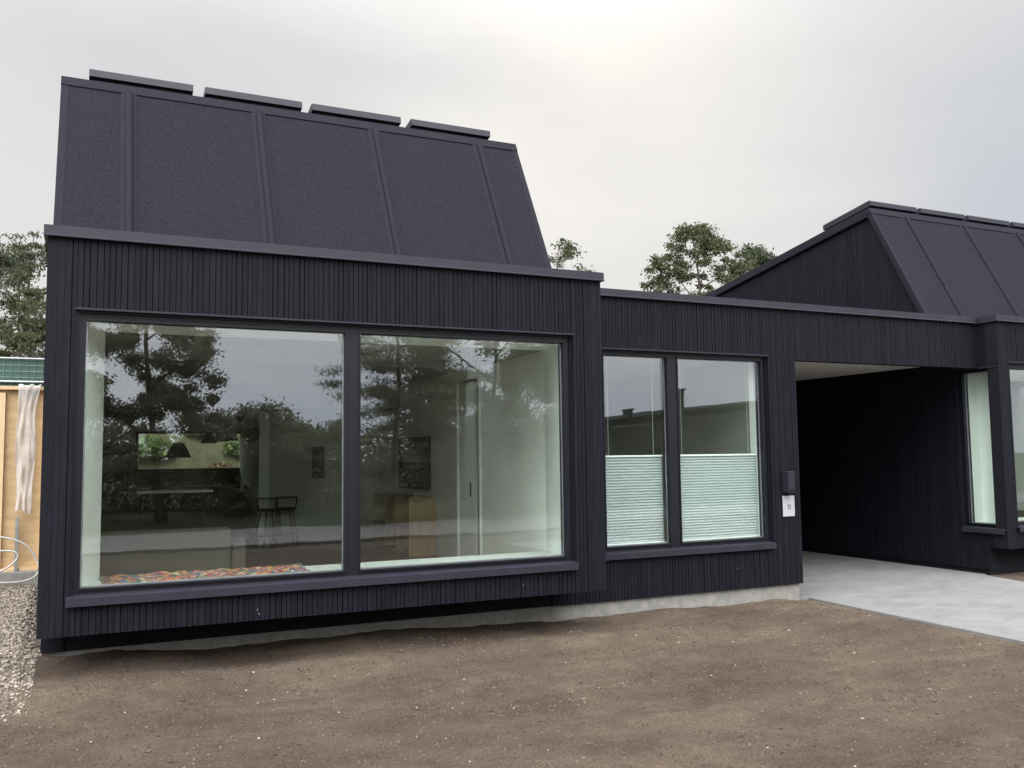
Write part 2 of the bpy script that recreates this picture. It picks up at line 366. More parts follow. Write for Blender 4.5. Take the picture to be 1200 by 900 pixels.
def window(parent, P, u0, u1, z0, z1, panes, name='window', sill=True, sill_z=None, fd=.06, label=None):
    """frame set back in its opening, glazed panes as children, a folded metal sill in front; panes: [(ua,ub,za,zb)]"""
    f = MB()
    def bar(a, b, za, zb, d0, d1):
        f.hexa([P(a, d0, za), P(b, d0, za), P(b, d1, za), P(a, d1, za), P(a, d0, zb), P(b, d0, zb), P(b, d1, zb), P(a, d1, zb)])
    pa = panes[0]; pz = panes[-1]; za, zb = pa[2], pa[3]
    bar(u0, pa[0], z0, z1, fd, fd + .11); bar(pz[1], u1, z0, z1, fd, fd + .11)
    for p, q in zip(panes, panes[1:]): bar(p[1], q[0], z0, z1, fd, fd + .11)
    for p in panes:
        bar(p[0], p[1], z0, za, fd, fd + .11); bar(p[0], p[1], zb, z1, fd, fd + .11)
    # raised outer casing line and glazing beads
    t = .022
    bar(u0, u0 + t, z0, z1, fd - .022, fd - .0005); bar(u1 - t, u1, z0, z1, fd - .022, fd - .0005); bar(u0 + t, u1 - t, z1 - t, z1, fd - .022, fd - .0005)
    for p in panes:
        b = .016
        bar(p[0] - b, p[1] + b, zb, zb + b, fd - .012, fd - .0007); bar(p[0] - b, p[1] + b, za - b, za, fd - .016, fd - .0007)
        bar(p[0] - b, p[0], za, zb, fd - .012, fd - .0007); bar(p[1], p[1] + b, za, zb, fd - .012, fd - .0007)
        c = (p[0] + p[1]) / 2; w = (p[1] - p[0]) * .16      # slot of the trickle vent
        bar(c - w, c + w, zb + .035, zb + .058, fd - .006, fd - .0007)
    o = f.build(name, M['frame'], parent)
    if label: o['label'] = label
    for p in panes:
        g = MB(); c = [P(p[0] - .004, fd + .035, za - .004), P(p[1] + .004, fd + .035, za - .004), P(p[1] + .004, fd + .063, za - .004), P(p[0] - .004, fd + .063, za - .004),
                       P(p[0] - .004, fd + .035, zb + .004), P(p[1] + .004, fd + .035, zb + .004), P(p[1] + .004, fd + .063, zb + .004), P(p[0] - .004, fd + .063, zb + .004)]
        g.hexa(c); g.build('pane', M['glass'], o)
        # pale spacer bar between the panes of glass
        s = MB(); k = .012
        for (a, b, q, r) in ((p[0] + .002, p[0] + k, za, zb), (p[1] - k, p[1] - .002, za, zb), (p[0] + k, p[1] - k, za + .002, za + k)):
            s.hexa([P(a, fd + .042, q), P(b, fd + .042, q), P(b, fd + .056, q), P(a, fd + .056, q), P(a, fd + .042, r), P(b, fd + .042, r), P(b, fd + .056, r), P(a, fd + .056, r)])
        s.build('glass_spacer', M['galv'], o)
    hf = MB(); c = [P(a, d, z) for z in (z1 - .004, z1 + .012) for a, d in ((u0 - .012, -.012), (u1 + .012, -.012), (u1 + .012, .03), (u0 - .012, .03))]
    hf.hexa(c); hf.build('head_flashing', M['metal'], o)
    if sill:
        s = MB(); zs = sill_z or z0
        prof = [(-.052, zs - .075), (-.052, zs - .008), (fd, zs + .006), (fd, zs - .012), (-.040, zs - .026), (-.040, zs - .075)]
        a, b = u0 - .025, u1 - .008
        n = len(prof)
        vs = [P(a, d, z) for d, z in prof] + [P(b, d, z) for d, z in prof]
        s.add(vs, [tuple(range(n)), tuple(range(2 * n - 1, n - 1, -1))] + [(i, n + i, n + (i + 1) % n, (i + 1) % n) for i in range(n)])
        s.build('sill', M['metal'], o)
    return o

def cut(o, cutter):           # carve a real opening (the cutter mesh is thrown away)
    c = cutter.build('cutter', None); m = o.modifiers.new('b', 'BOOLEAN'); m.operation = 'DIFFERENCE'; m.object = c; m.solver = 'EXACT'
    dg = bpy.context.evaluated_depsgraph_get(); me = bpy.data.meshes.new_from_object(o.evaluated_get(dg)); o.modifiers.clear(); o.data = me
    bpy.data.objects.remove(c)

def lining(mb, pts):          # quad slab of 2 cm from 4 points
    a, b, c, d = [Vector(p) for p in pts]; n = (b - a).cross(d - a).normalized() * .02
    mb.hexa([a, b, c, d, a + n, b + n, c + n, d + n])

# ------------------------------------------------------------------ the bay with the big window + its tall roof (built twice)
def roof_profile(y, dy, yend):
    if y < Y1 + dy: return Z0 + (y - Y0 - dy) * (ZR - Z0) / (Y1 - Y0)
    return ZR - (y - Y1 - dy) * SL
def bay_and_roof(h, x, y, yend, side_hole=None):
    W = W1
    op = (x + .225, x + 4.885, .462, 2.80)
    wall(h, front(y), x, x + W, ZB, ZT, [op])
    lw = wall(h, left(x), y + .004, yend, lambda u: ZB if u < D else (ZM if x < 1 else -.17), ZT, [side_hole] if side_hole else [])
    wall(h, right(x + W), y + .004, D + .02 if x < 1 else yend, ZB if x < 1 else ZM, ZT)
    wn = window(h, front(y), op[0], op[1], op[2], op[3], [(x + .3007, x + 2.4862, .5175, 2.717), (x + 2.6324, x + 4.7972, .5175, 2.717)], sill_z=.462,
           label='large two-pane window with black frame')
    c = MB(); cap(c, x - .03, x + W + .03, y)
    cap_y(c, y + .33, yend, x, -1) if x < 1 else cap_y(c, y + .33, D + .6, x, -1)
    cap_y(c, y + .33, D + .5, x + W, 1)
    c.build('parapet_cap', M['metal'], h)
    r = MB(); r.box(x + .03, x + W - .03, y + .2, y + 1.4, 3.22, 3.37); r.build('flat_roof', M['felt'], h)
    r = MB(); r.box(x + .16, x + W - .1, y + .13, D + .1, ZB + .004, ZB + .09); r.build('bay_underside', M['clad_back'], h)
    # roof slab: front slope + rear slope, 10 cm thick
    dy = y; xa, xb = x - .008, x + 5.292
    if x > 5: xa, xb = x - .024, x + 5.28
    ys = [Y0 + dy, Y1 + dy, yend + .15]
    top = [(ys[0], Z0), (ys[1], ZR), (ys[2], roof_profile(ys[2], dy, yend))]
    nfr = Vector((0, -(ZR - Z0), (Y1 - Y0))).normalized()
    t = .1; low = [(ys[2], top[2][1] - t), (ys[1] + .03, ZR - t * 1.35), (ys[0] + t, Z0 - .02)]
    rf = MB(); rf.prism(top + low, xa, xb); ro = rf.build('roof', M['felt'], h)
    rs = [(.25, 1.31), (1.44, 2.53), (2.65, 3.75), (3.89, 4.96)] if x < 1 else [(.08 + 1.2 * k, 1.18 + 1.2 * k) for k in range(4)]
    cm = MB()
    for a, b in rs: cm.box(x + a + .13, x + b - .13, ys[1] + .17, ys[1] + .95, 4.9, 6.2)
    cut(ro, cm)
    L = math.hypot(Y1 - Y0, ZR - Z0)
    fy, fz = (Y1 - Y0) / L, (ZR - Z0) / L                       # up the slope
    ny, nz = -fz, fy                                            # out of the slope
    def onslope(s, out): return (ys[0] + fy * s + ny * out, Z0 + fz * s + nz * out)
    seams = [.645 + 1.366 * k for k in range(4)] if x < 1 else [.755 + 1.415 * k for k in range(4)]
    for q in seams:
        m = MB(); pr = [(-.085, .001), (-.08, .008), (-.034, .012), (-.028, .046), (-.010, .058), (.012, .058), (.030, .046), (.036, .012), (.075, .008), (.08, .001)]
        n = len(pr)
        vs = [(x + q + a, *onslope(.0, o)) for a, o in pr] + [(x + q + a, *onslope(L - .115, o)) for a, o in pr]
        m.add(vs, [tuple(range(n - 1, -1, -1)), tuple(range(n, 2 * n))] + [(i, i + 1, n + i + 1, n + i) for i in range(n - 1)])
        m.build('roof_seam', M['felt_trim'], ro)
    m = MB()                                                    # ridge flashing strip, lapped over the felt
    a0 = onslope(L - .115, .0); a1 = onslope(L - .115, .012); b1 = onslope(L + .008, .012)
    m.prism([a0, a1, b1, (ys[1] + .16, ZR - .012), (ys[1] + .16, ZR - .03)], xa - .006, xb + .006)
    m.build('ridge_flashing', M['felt_trim'], ro)
    for u0, u1 in ((xa - .004, xa + .07), (xb - .07, xb + .004)):   # verge strips at both gable ends
        m = MB(); m.prism([onslope(.0, .004), onslope(L - .116, .004), onslope(L - .116, -.05), onslope(.0, -.05)], u0, u1)
        m.prism([(ys[1] + .17, ZR - .17 * SL + .014), (ys[2], top[2][1] + .014), (ys[2], top[2][1] - t - .01), (ys[1] + .17, ZR - .17 * SL - t - .01)], u0, u1)
        m.build('verge_trim', M['felt_trim'], ro)
    # roof lights: four boxes on the rear slope just behind the ridge
    def sl(s, up): return (ys[1] + .03 + s + up * SL, ZR - (s + .03) * SL + up)
    for a, b in rs:
        m = MB(); m.prism([sl(0, .085), sl(0, .165), sl(.02, .178), sl(1.07, .178), sl(1.09, .165), sl(1.09, .085)], x + a, x + b)
        k = m.build('skylight', M['metal'], h)
        c1 = MB(); c1.box(x + a + .12, x + b - .12, ys[1] + .16, ys[1] + .97, 4.9, 6.2); cut(k, c1)
        m = MB(); m.prism([sl(.05, -.02), sl(.05, .086), sl(1.04, .086), sl(1.04, -.02)], x + a + .03, x + b - .03); q = m.build('curb', M['felt_trim'], k)
        c1 = MB(); c1.box(x + a + .125, x + b - .125, ys[1] + .165, ys[1] + .96, 4.9, 6.2); cut(q, c1)
        m = MB(); m.prism([sl(.08, .1792), sl(.08, .188), sl(1.01, .188), sl(1.01, .1792)], x + a + .08, x + b - .08); m.build('glazing', M['glass'], k)
    # white light well from the room up to the roof lights
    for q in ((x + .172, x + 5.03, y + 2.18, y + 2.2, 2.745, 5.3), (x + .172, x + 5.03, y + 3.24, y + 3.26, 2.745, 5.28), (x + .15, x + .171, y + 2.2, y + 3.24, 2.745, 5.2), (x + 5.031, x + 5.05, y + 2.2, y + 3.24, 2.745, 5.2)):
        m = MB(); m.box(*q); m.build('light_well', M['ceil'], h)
    # gable walls of boards under the roof
    for P, nm in ((left(x + .028), 'gable_wall'), (right(x + W - .0), 'gable_wall')):
        m = MB(); boards(m, P, Y0 + dy + .12, yend, 3.36, lambda u: roof_profile(u, dy, yend) - .075)
        g = m.build(nm, M['clad'], h)
        k = MB(); s = .06 if P(0, .05, 0)[0] > P(0, 0, 0)[0] else -.06
        xx = P(0, .023, 0)[0]; k.prism([(Y0 + dy + .14, 3.3), (Y1 + dy, ZR - .13), (yend, roof_profile(yend, dy, yend) - .1), (yend, 3.3)], min(xx, xx + s), max(xx, xx + s))
        k.build('wall_backing', M['clad_back'], g)
    # white reveal and window seat inside the bay
    m = MB(); yb = y + .95; ya = y + .172
    xl0, xl1 = x + .285, x + .455; xr0, xr1 = x + 4.812, x + 5.03
    lining(m, [(xl0, ya, .48), (xl0, ya, 2.745), (xl1, yb, 2.745), (xl1, yb, .48)])
    lining(m, [(xr0, ya, .48), (xr1, yb, .48), (xr1, yb, 2.745), (xr0, ya, 2.745)])
    lining(m, [(xl0, ya, 2.745), (xr0, ya, 2.745), (xr1, yb, 2.745), (xl1, yb, 2.745)])
    mr_ = m.build('window_reveal', M['white'], h)
    m = MB(); m.box(xl0 - .02, xr1 + .02, ya + .001, yb, .45, .479); st = m.build('window_seat', M['seat'], h)
    m = MB(); m.box(x + .18, x + 5.03, yb - .03, yb - .001, ZF, .449); m.build('seat_front', M['white'], st)

# ------------------------------------------------------------------ HOUSE 11 (left): bay, middle wing with two blinds, canopy over the passage
house = thing('timber_house', 'black timber-clad house number 11 with big bay window and steep felt roof', 'house')
bay_and_roof(house, 0, 0, 9.9)
mid_open = (5.655, 8.135, .432, 2.775)
Pm = front(D)
m = MB(); boards(m, Pm, 5.0, W3, lambda u: ZM if u < W2 else ZFAS, ZT, [mid_open])
# nothing but the strip under the bay shows left of its side wall
mo = m.build('wall', M['clad'], house)
b = MB(); backing(b, Pm, W1, W2, ZM + .004, ZT, [mid_open], .0225, .18); backing(b, Pm, W2, W3, ZFAS + .004, ZT, [], .0225, .16)
b.box(.03, W1, D + .02, D + .2, ZM + .002, ZB + .2); b.build('wall_backing', M['clad_back'], mo)
wall(house, right(W2), D + .024, 9.9, ZM, ZPASS)
c = MB(); cap(c, W1 + .032, W3 - .06, D); c.build('parapet_cap', M['metal'], house)
r = MB(); r.box(W1 - .02, W3 - .03, D + .17, 9.9, 3.2, 3.36); r.build('flat_roof', M['felt'], house)
window(house, Pm, *mid_open, [(5.7358, 6.6189, .4908, 2.7074), (6.78, 8.0565, .4908, 2.7074)], sill_z=.432, label='two-pane window with pleated blinds')
m = MB(); m.box(W2 + .002, W3 - .002, D + .165, 9.7, ZPASS, ZPASS + .04); m.build('soffit', M['soffit'], house)
wall(house, front(9.6), W2 + .01, W3 - .01, -.2, ZPASS, thick=.3)
m = MB(); m.box(.05, W2 - .02, D + .034, 9.8, -.9, ZM - .002); m.build('foundation', M['concrete'], house)
wall(house, rear(10.0), .03, W2, ZM, ZT, [(1.1, 3.2, 1.34, 2.08)])

# inner rooms
def boxes(parent, name, mt, *bs):
    for q in bs:
        m = MB(); m.box(*q); m.build(name, mt, parent)
boxes(house, 'inner_wall', M['room_white'], (.152, .172, 1.01, 9.8, ZF, 2.744), (.172, .455, .951, 1.009, ZF, 2.744), (5.03, 5.08, .95, 2.8, ZF, 2.744), (5.03, 5.08, 3.62, 9.8, ZF, 2.744), (5.03, 5.08, 2.8, 3.62, 2.602, 2.744))
m = MB()
backing(m, rear(9.82), .172, 3.45, ZF, 2.35, [(1.1, 3.2, 1.34, 2.08)], 0, .06)
m.build('inner_wall', M['room_grey'], house)
boxes(house, 'partition', M['room_grey'], (2.97, 3.05, 7.5, 9.8, ZF, 2.744), (3.051, 5.029, 7.5, 7.56, ZF, 2.744))
boxes(house, 'door_frame', M['white'], (2.94, 3.10, 7.44, 7.498, ZF, 2.3))
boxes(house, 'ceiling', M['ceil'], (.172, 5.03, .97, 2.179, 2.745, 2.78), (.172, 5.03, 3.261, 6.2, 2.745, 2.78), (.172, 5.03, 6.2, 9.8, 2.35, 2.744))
m = MB(); m.box(.172, 8.4, .93, 9.8, ZF - .15, ZF); m.build('floor', M['floor'], house)
boxes(house, 'inner_wall', M['room_grey'], (5.36, 5.40, .96, 5, ZF, 2.78), (8.33, 8.37, .96, 5, ZF, 2.78), (5.40, 8.33, 4.9, 4.94, ZF, 2.78))
boxes(house, 'ceiling', M['room_grey'], (5.36, 8.37, .96, 4.9, 2.782, 2.81))
boxes(house, 'window_reveal', M['white'], (5.58, 5.735, D + .172, D + .30, .487, 2.76), (8.06, 8.2, D + .172, D + .30, .487, 2.76), (5.58, 8.2, D + .172, D + .32, .44, .486))
window(house, rear(10.0), 1.1, 3.2, 1.34, 2.08, [(1.15, 3.14, 1.38, 2.04)], sill=False, fd=.1)
m = MB(); m.box(5.035, 5.075, 3.03, 3.598, ZF, 2.56); dr = m.build('door', M['white'], house)
m = MB(); m.box(5.018, 5.034, 3.16, 3.175, 1.0, 1.2); m.build('handle', M['black'], dr)
boxes(dr, 'door_frame', M['white'], (5.005, 5.105, 3.6, 3.66, ZF, 2.6), (5.005, 5.105, 2.8, 2.84, ZF, 2.6))

# ------------------------------------------------------------------ neighbour house (right)
house2 = thing('timber_house', 'second black timber house at the right edge, its boarded gable above the canopy', 'house', loc=(W3, D3, 0))
tmp = thing('tmp', '', '')

side = (.50, 1.16, .43, 2.735)
before = set(bpy.data.objects)
bay_and_roof(tmp, W3, D3, 17.2, side_hole=side)
window(tmp, left(W3), side[0], side[1], side[2], side[3], [(.57, 1.095, .478, 2.69)], sill_z=side[2], label='narrow side window facing the passage')
m = MB(); m.box(W3 + .024, W3 + W1 - .02, D + .024, 17, -.9, ZB + .2); m.build('plinth', M['clad_back'], tmp)
wall(tmp, rear(17.25), W3, W3 + W1, ZM, ZT)
boxes(tmp, 'window_reveal', M['white'], (W3 + .182, W3 + .44, 1.10, 1.165, .43, 2.74), (W3 + .182, W3 + .44, D3 + .96, 1.099, .43, .474))
boxes(tmp, 'inner_wall', M['room_white'], (W3 + .18, W3 + .2, 1.17, 17, ZF, 2.78), (W3 + 5.03, W3 + 5.08, D3 + .95, 17, ZF, 2.78), (W3 + .2, W3 + 5.03, 4.08, 4.12, ZF, 2.78))
boxes(tmp, 'ceiling', M['room_white'], (W3 + .2, W3 + 5.03, 1.42, D3 + 2.179, 2.782, 2.82))
m = MB(); m.box(W3 + .2, W3 + 5.03, D3 + .93, 4, ZF - .1, ZF); m.build('floor', M['floor'], tmp)
for o in list(bpy.data.objects):
    if o not in before and o.parent == tmp: keep(o, house2)
bpy.data.objects.remove(tmp)

for x, y, z in ((1.70, -.003, .235), (1.715, -.003, .20), (4.27, -.003, .262), (7.55, D - .003, .14)):
    m = MB(); m.box(x, x + .005, y, y + .002, z, z + .010); m.build('paint_chip', M['plate'], house)

# ------------------------------------------------------------------ number plate and wall box beside the passage
pl = thing('number_plate', 'white house number plate reading 11 beside the passage', 'house number', loc=(8.38, D, .74))
m = MB(); m.box(8.285, 8.475, D - .016, D - .003, .74, 1.0); keep(m.build('plate', M['plate'], None, bevel=.004), pl)
m = MB()
for x in (8.362, 8.394):
    m.box(x, x + .009, D - .0185, D - .0165, .838, .893); m.box(x - .007, x, D - .0185, D - .0165, .878, .888); m.box(x - .006, x + .0155, D - .0185, D - .0165, .833, .838)
keep(m.build('digits', M['ink'], None), pl)
for x in (8.297, 8.463):
    for z in (.752, .988):
        m = MB(); m.tube([(x, D - .019, z), (x, D - .0162, z)], .005, 8); keep(m.build('screw', M['galv'], None), pl)
wb = thing('wall_box', 'slim dark grey box mounted above the white number plate', 'wall box', loc=(8.34, D, 1.04))
m = MB(); m.box(8.292, 8.392, D - .125, D - .004, 1.04, 1.31); keep(m.build('casing', M['metal'], None, bevel=.006), wb)
m = MB(); m.box(8.302, 8.382, D - .128, D - .1252, 1.05, 1.09); keep(m.build('lower_cover', M['frame'], None), wb)

# ------------------------------------------------------------------ ground, path, road
def sm(a, b, x):
    t = min(1, max(0, (x - a) / (b - a))); return t * t * (3 - 2 * t)
def gh(x, y):
    h = -.315
    n1 = noise.noise(Vector((x * .7, y * .9, 3.1))); n2 = noise.noise(Vector((x * 2.6, y * 3.1, 7.7))); n3 = noise.noise(Vector((x * 9, y * 9, 1.3))); n4 = noise.noise(Vector((x * 23, y * 23, 4.3)))
    near = sm(40, 12, math.hypot(x - 5, y + 2))
    soilm = sm(8.6, 8.3, x)
    up = (.112 - .085 * sm(2, 8, x) + .05 * sm(1.6, .5, x) + .022 * n1 + .008 * n2) * sm(-.9, .55, y) * sm(1.3, .8, y) * sm(8.7, 8.0, x)
    ridge = (.05 * math.exp(-((y + .25 + .22 * n1 + .08 * n2) / .16) ** 2) - .03 * math.exp(-((y - .22 + .2 * n1) / .2) ** 2)) * soilm
    h += up + ridge + near * (.03 * n1 * soilm + .018 * n2 * (.25 + .75 * soilm) + .011 * n3 + .005 * n4)
    g = sm(.06, -.25, x) * sm(-.5, .3, y)                 # gravel fill at the left of the house, rising to the fence
    h += g * (.10 + .30 * sm(.2, 4.6, y))
    if x > 0 and y > .85 and y < 17.3 and x < 17.3: h = min(h, -.34)
    b = sm(10.6, 16.5, y) if x < 11.8 else sm(17.6, 23, y)     # bank behind the houses
    h += 3.0 * b + .25 * b * noise.noise(Vector((x * .5, y * .5, 0)))
    if x > 11.2 and y < .9: h = max(h, -.245 - .02 * sm(11.9, 11.3, x) + .012 * n2)
    if x > 8.5 and x < W3 + .3 and -9 < y < 9.7 and x < 11.80 + .2 * (y - .0): h = min(h, -.325)
    return h
xs = list(np.concatenate([[-400, -200, -90, -50, -30, -20, -14, -10, -7, -5, -4], np.arange(-3, -.9, .3), np.arange(-.9, 9.0, .055), np.arange(9, 14, .25), [14.5, 15.5, 17, 17.5, 20, 24, 30, 40, 60, 100, 200, 400]]))
ys = list(np.concatenate([[-400, -200, -100, -60, -40, -30, -24, -20, -17, -15, -13, -11, -9, -7.5], np.arange(-6.5, -4.2, .25), np.arange(-4.2, 1.4, .055), np.arange(1.4, 5, .12), np.arange(5, 26, .6), [28, 32, 40, 60, 100, 200, 400]]))
nx, ny_ = len(xs), len(ys)
V = [(x, y, gh(x, y)) for y in ys for x in xs]
F = [(j * nx + i, j * nx + i + 1, (j + 1) * nx + i + 1, (j + 1) * nx + i) for j in range(ny_ - 1) for i in range(nx - 1)]
me = bpy.data.meshes.new('ground'); me.from_pydata(V, [], F); me.update()
tag(link('ground', me, M['earth'], smooth=True), kind='structure')

# concrete path through the passage and out to the street
prof = [(-9, 8.36, 10.8), (-4, 8.5, 11.25), (-2.24, 8.56, 11.5), (.0, 8.645, 11.84), (.78, 8.68, 12.0), (.84, 8.565, W3 + .02), (9.6, 8.565, W3 + .02)]
def pz(x): return -.300 + .018 * (x - 8.6)
vs = []; fs = []
for y, a, b_ in prof:
    vs += [(a, y, pz(a)), (b_, y, pz(b_)), (b_, y, -.5), (a, y, -.5)]
for i in range(len(prof) - 1):
    for k in range(4): fs.append((4 * i + k, 4 * i + (k + 1) % 4, 4 * i + 4 + (k + 1) % 4, 4 * i + 4 + k))
fs += [(3, 2, 1, 0), tuple(4 * (len(prof) - 1) + k for k in range(4))]
me = bpy.data.meshes.new('path'); me.from_pydata(vs, [], fs); me.update(); tag(link('path', me, M['path']), kind='structure')
m = MB(); m.box(-120, 140, -15.5, -11.2, -.6, -.235); tag(m.build('road', M['asphalt']), kind='structure')

# pebbles and clods that lie in the soil: nobody could count them
def stones(n, place, size, rng):
    ico = [(0, 0, 1), (.894, 0, .447), (.276, .851, .447), (-.724, .526, .447), (-.724, -.526, .447), (.276, -.851, .447), (.724, .526, -.447), (-.276, .851, -.447), (-.894, 0, -.447), (-.276, -.851, -.447), (.724, -.526, -.447), (0, 0, -1)]
    icf = [(0, 1, 2), (0, 2, 3), (0, 3, 4), (0, 4, 5), (0, 5, 1), (1, 6, 2), (2, 7, 3), (3, 8, 4), (4, 9, 5), (5, 10, 1), (2, 6, 7), (3, 7, 8), (4, 8, 9), (5, 9, 10), (1, 10, 6), (6, 11, 7), (7, 11, 8), (8, 11, 9), (9, 11, 10), (10, 11, 6)]
    mb = MB()
    for _ in range(n):
        x, y = place(rng); s = size(rng); z = gh(x, y)
        sx, sy, sz = s * rng.uniform(.7, 1.4), s * rng.uniform(.6, 1.1), s * rng.uniform(.4, .8); a = rng.uniform(0, 6.28); ca, sa = math.cos(a), math.sin(a)
        vs = []
        for p in ico:
            j = rng.uniform(.8, 1.2); px, py, pz_ = p[0] * sx * j, p[1] * sy * j, p[2] * sz * j
            vs.append((x + px * ca - py * sa, y + px * sa + py * ca, z + pz_ + sz * .25))
        mb.add(vs, icf)
    return mb
rg = random.Random(3)
def crumbs(n, seed):
    nr = np.random.default_rng(seed); vs = np.zeros((n, 6, 3), np.float32); k = 0
    base = np.array([(1, 0, 0), (0, 1, 0), (-1, 0, 0), (0, -1, 0), (0, 0, 1), (0, 0, -1)], float)
    while k < n:
        x, y = nr.uniform(-.5, 8.5), -5.2 + 5.9 * nr.random() ** .75
        if y > -.5 and x < .1: continue
        s = .0035 + .0085 * nr.random() ** 3
        p = base * s * nr.uniform(.6, 1.3, (6, 1)) * np.array([1, 1, .75]); a = nr.uniform(0, 6.28); c, t = math.cos(a), math.sin(a)
        q = p.copy(); q[:, 0] = p[:, 0] * c - p[:, 1] * t; q[:, 1] = p[:, 0] * t + p[:, 1] * c
        q += (x, y, gh(x, y) + s * .25); vs[k] = q; k += 1
    fs = []
    for i in range(n):
        b = 6 * i
        for e in range(4): fs += [(b + e, b + (e + 1) % 4, b + 4), (b + (e + 1) % 4, b + e, b + 5)]
    me = bpy.data.meshes.new('earth_crumbs'); me.from_pydata(vs.reshape(-1, 3).tolist(), [], fs); me.update()
    return link('earth_crumbs', me, M['crumb'])
def soilplace(r):
    while True:
        y = -5.2 + 5.85 * r.random() ** .8; x = r.uniform(-.6, 8.5)
        if y > -.5 and x < .1: continue
        return x, y
tag(stones(1500, soilplace, lambda r: .002 + .009 * r.random() ** 7, rg).build('pebbles', M['pebble']), 'small pale pebbles scattered over the brown soil in front of the house', 'pebbles', kind='stuff')
tag(stones(4200, soilplace, lambda r: .003 + .011 * r.random() ** 4, rg).build('soil_clods', M['clod']), 'dark crumbs and clods of earth lying on the bare soil', 'soil clods', kind='stuff')
tag(crumbs(26000, 5), 'fine brown crumbs covering the raked soil in front of the house', 'soil crumbs', kind='stuff')
CL = [(rg.uniform(.3, 8.3), rg.uniform(-4.5, .45)) for _ in range(34)] + [(8.3, .35), (8.45, -.3), (8.1, .1), (5.2, .3), (3.1, .25)]
def clodplace(r):
    while True:
        c = r.choice(CL); x, y = c[0] + r.gauss(0, .28), c[1] + r.gauss(0, .12)
        if .1 < x < 8.55 and y < .6: return x, y
tag(stones(1300, clodplace, lambda r: .005 + .016 * r.random() ** 3, rg).build('soil_lumps', M['crumb']), 'loose lumps of dry earth gathered in patches on the bare soil', 'soil lumps', kind='stuff')
def gravplace(r):
    while True:
        x = -.02 - 1.1 * r.random() ** 1.2; y = r.uniform(-.75, 4.2)
        if y < -.1 and r.random() < (-.1 - y) * 1.9: continue
        return x, y
tag(stones(9500, gravplace, lambda r: .006 + .013 * r.random() ** 2, rg).build('gravel', M['gravel']), 'pale crushed gravel beside the left corner of the house', 'gravel', kind='stuff')

# ------------------------------------------------------------------ building-site fence at the left
fe = thing('board_fence', 'yellow plywood hoarding with softwood studs left of the house', 'fence', loc=(-1.6, 4.5, .1))
def kp(mb, name, mt, parent, **k): return keep(mb.build(name, mt, None, **k), parent)
m = MB()
for x0, x1 in ((-3.4, -2.2), (-2.19, -1.0), (-.99, -.03)): m.box(x0, x1, 4.52, 4.54, .26, 2.44)
kp(m, 'panel', M['ply'], fe)
for x in (-3.3, -2.6, -1.9, -1.25, -.635, -.16):
    m = MB(); m.box(x - .03, x + .03, 4.46, 4.518, .27, 2.40); kp(m, 'stud', M['stud'], fe)
m = MB(); m.box(-3.4, -.03, 4.45, 4.56, 2.44, 2.485); kp(m, 'top_rail', M['stud'], fe)
m = MB(); m.box(-3.4, -.03, 4.44, 4.545, .225, .262); kp(m, 'bottom_rail', M['stud'], fe)
m = MB(); m.box(-3.4, -.03, 4.36, 4.6, -.2, .222); kp(m, 'concrete_base', M['concrete'], fe, bevel=.01)
m = MB(); m.box(-.452, -.418, 4.40, 4.455, .20, .88); kp(m, 'steel_strap', M['galv'], fe)

mf = thing('mesh_fence', 'green sheeted wire mesh barrier rising behind the plywood hoarding', 'fence', loc=(-1.6, 5.3, .1))
m = MB(); m.box(-3.4, -.04, 5.31, 5.315, .2, 2.90); kp(m, 'green_sheet', M['tarp'], mf)
m = MB()
x = -3.4
while x < -.04: m.tube([(x, 5.295, .2), (x, 5.295, 2.9)], .0035, 5); x += .09
for z in (2.66, 2.74, 2.82): m.tube([(-3.4, 5.289, z), (-.04, 5.289, z)], .0035, 5)
kp(m, 'wire_mesh', M['galv'], mf)
m = MB(); m.tube([(-3.4, 5.28, 2.60), (-.04, 5.28, 2.60)], .018, 8); m.tube([(-3.4, 5.28, 2.91), (-.04, 5.28, 2.91)], .014, 8)
for x in (-3.38, -1.7, -.06): m.tube([(x, 5.28, .05), (x, 5.28, 2.91)], .02, 8)
kp(m, 'tube_frame', M['galv'], mf)

# plastic sheet folded over the fence top
rg = random.Random(5)
nu, nv = 22, 46; vs = []
for j in range(nv):
    t = j / (nv - 1)
    for i in range(nu):
        u = i / (nu - 1)
        w = .26 - .05 * sm(.05, .3, t) - .02 * t
        xx = -.475 + .01 * t + u * w + .012 * math.sin(9 * t + u * 3)
        if t < .06: yy, zz = 4.56 - t / .06 * .14, 2.50 + .012 * math.sin(u * 14)
        else: yy, zz = 4.415 - .02 * t, 2.50 - (t - .06) / .94 * 1.56 + .03 * math.sin(u * 5) * t
        yy -= (.006 * math.sin(u * 17 + 5 * t) + .03 * noise.noise(Vector((u * 4, t * 6, 2))) + .012 * noise.noise(Vector((u * 11, t * 16, 5)))) * (.4 + t)
        vs.append((xx, yy - .01, zz))
fs = [(j * nu + i, j * nu + i + 1, (j + 1) * nu + i + 1, (j + 1) * nu + i) for j in range(nv - 1) for i in range(nu - 1)]
me = bpy.data.meshes.new('plastic_sheet'); me.from_pydata(vs, [], fs); me.update()
o = link('plastic_sheet', me, M['plastic'], smooth=True); so = o.modifiers.new('t', 'SOLIDIFY'); so.thickness = .002
tag(o, 'crumpled clear plastic sheet hanging over the top of the plywood hoarding', 'plastic sheet')

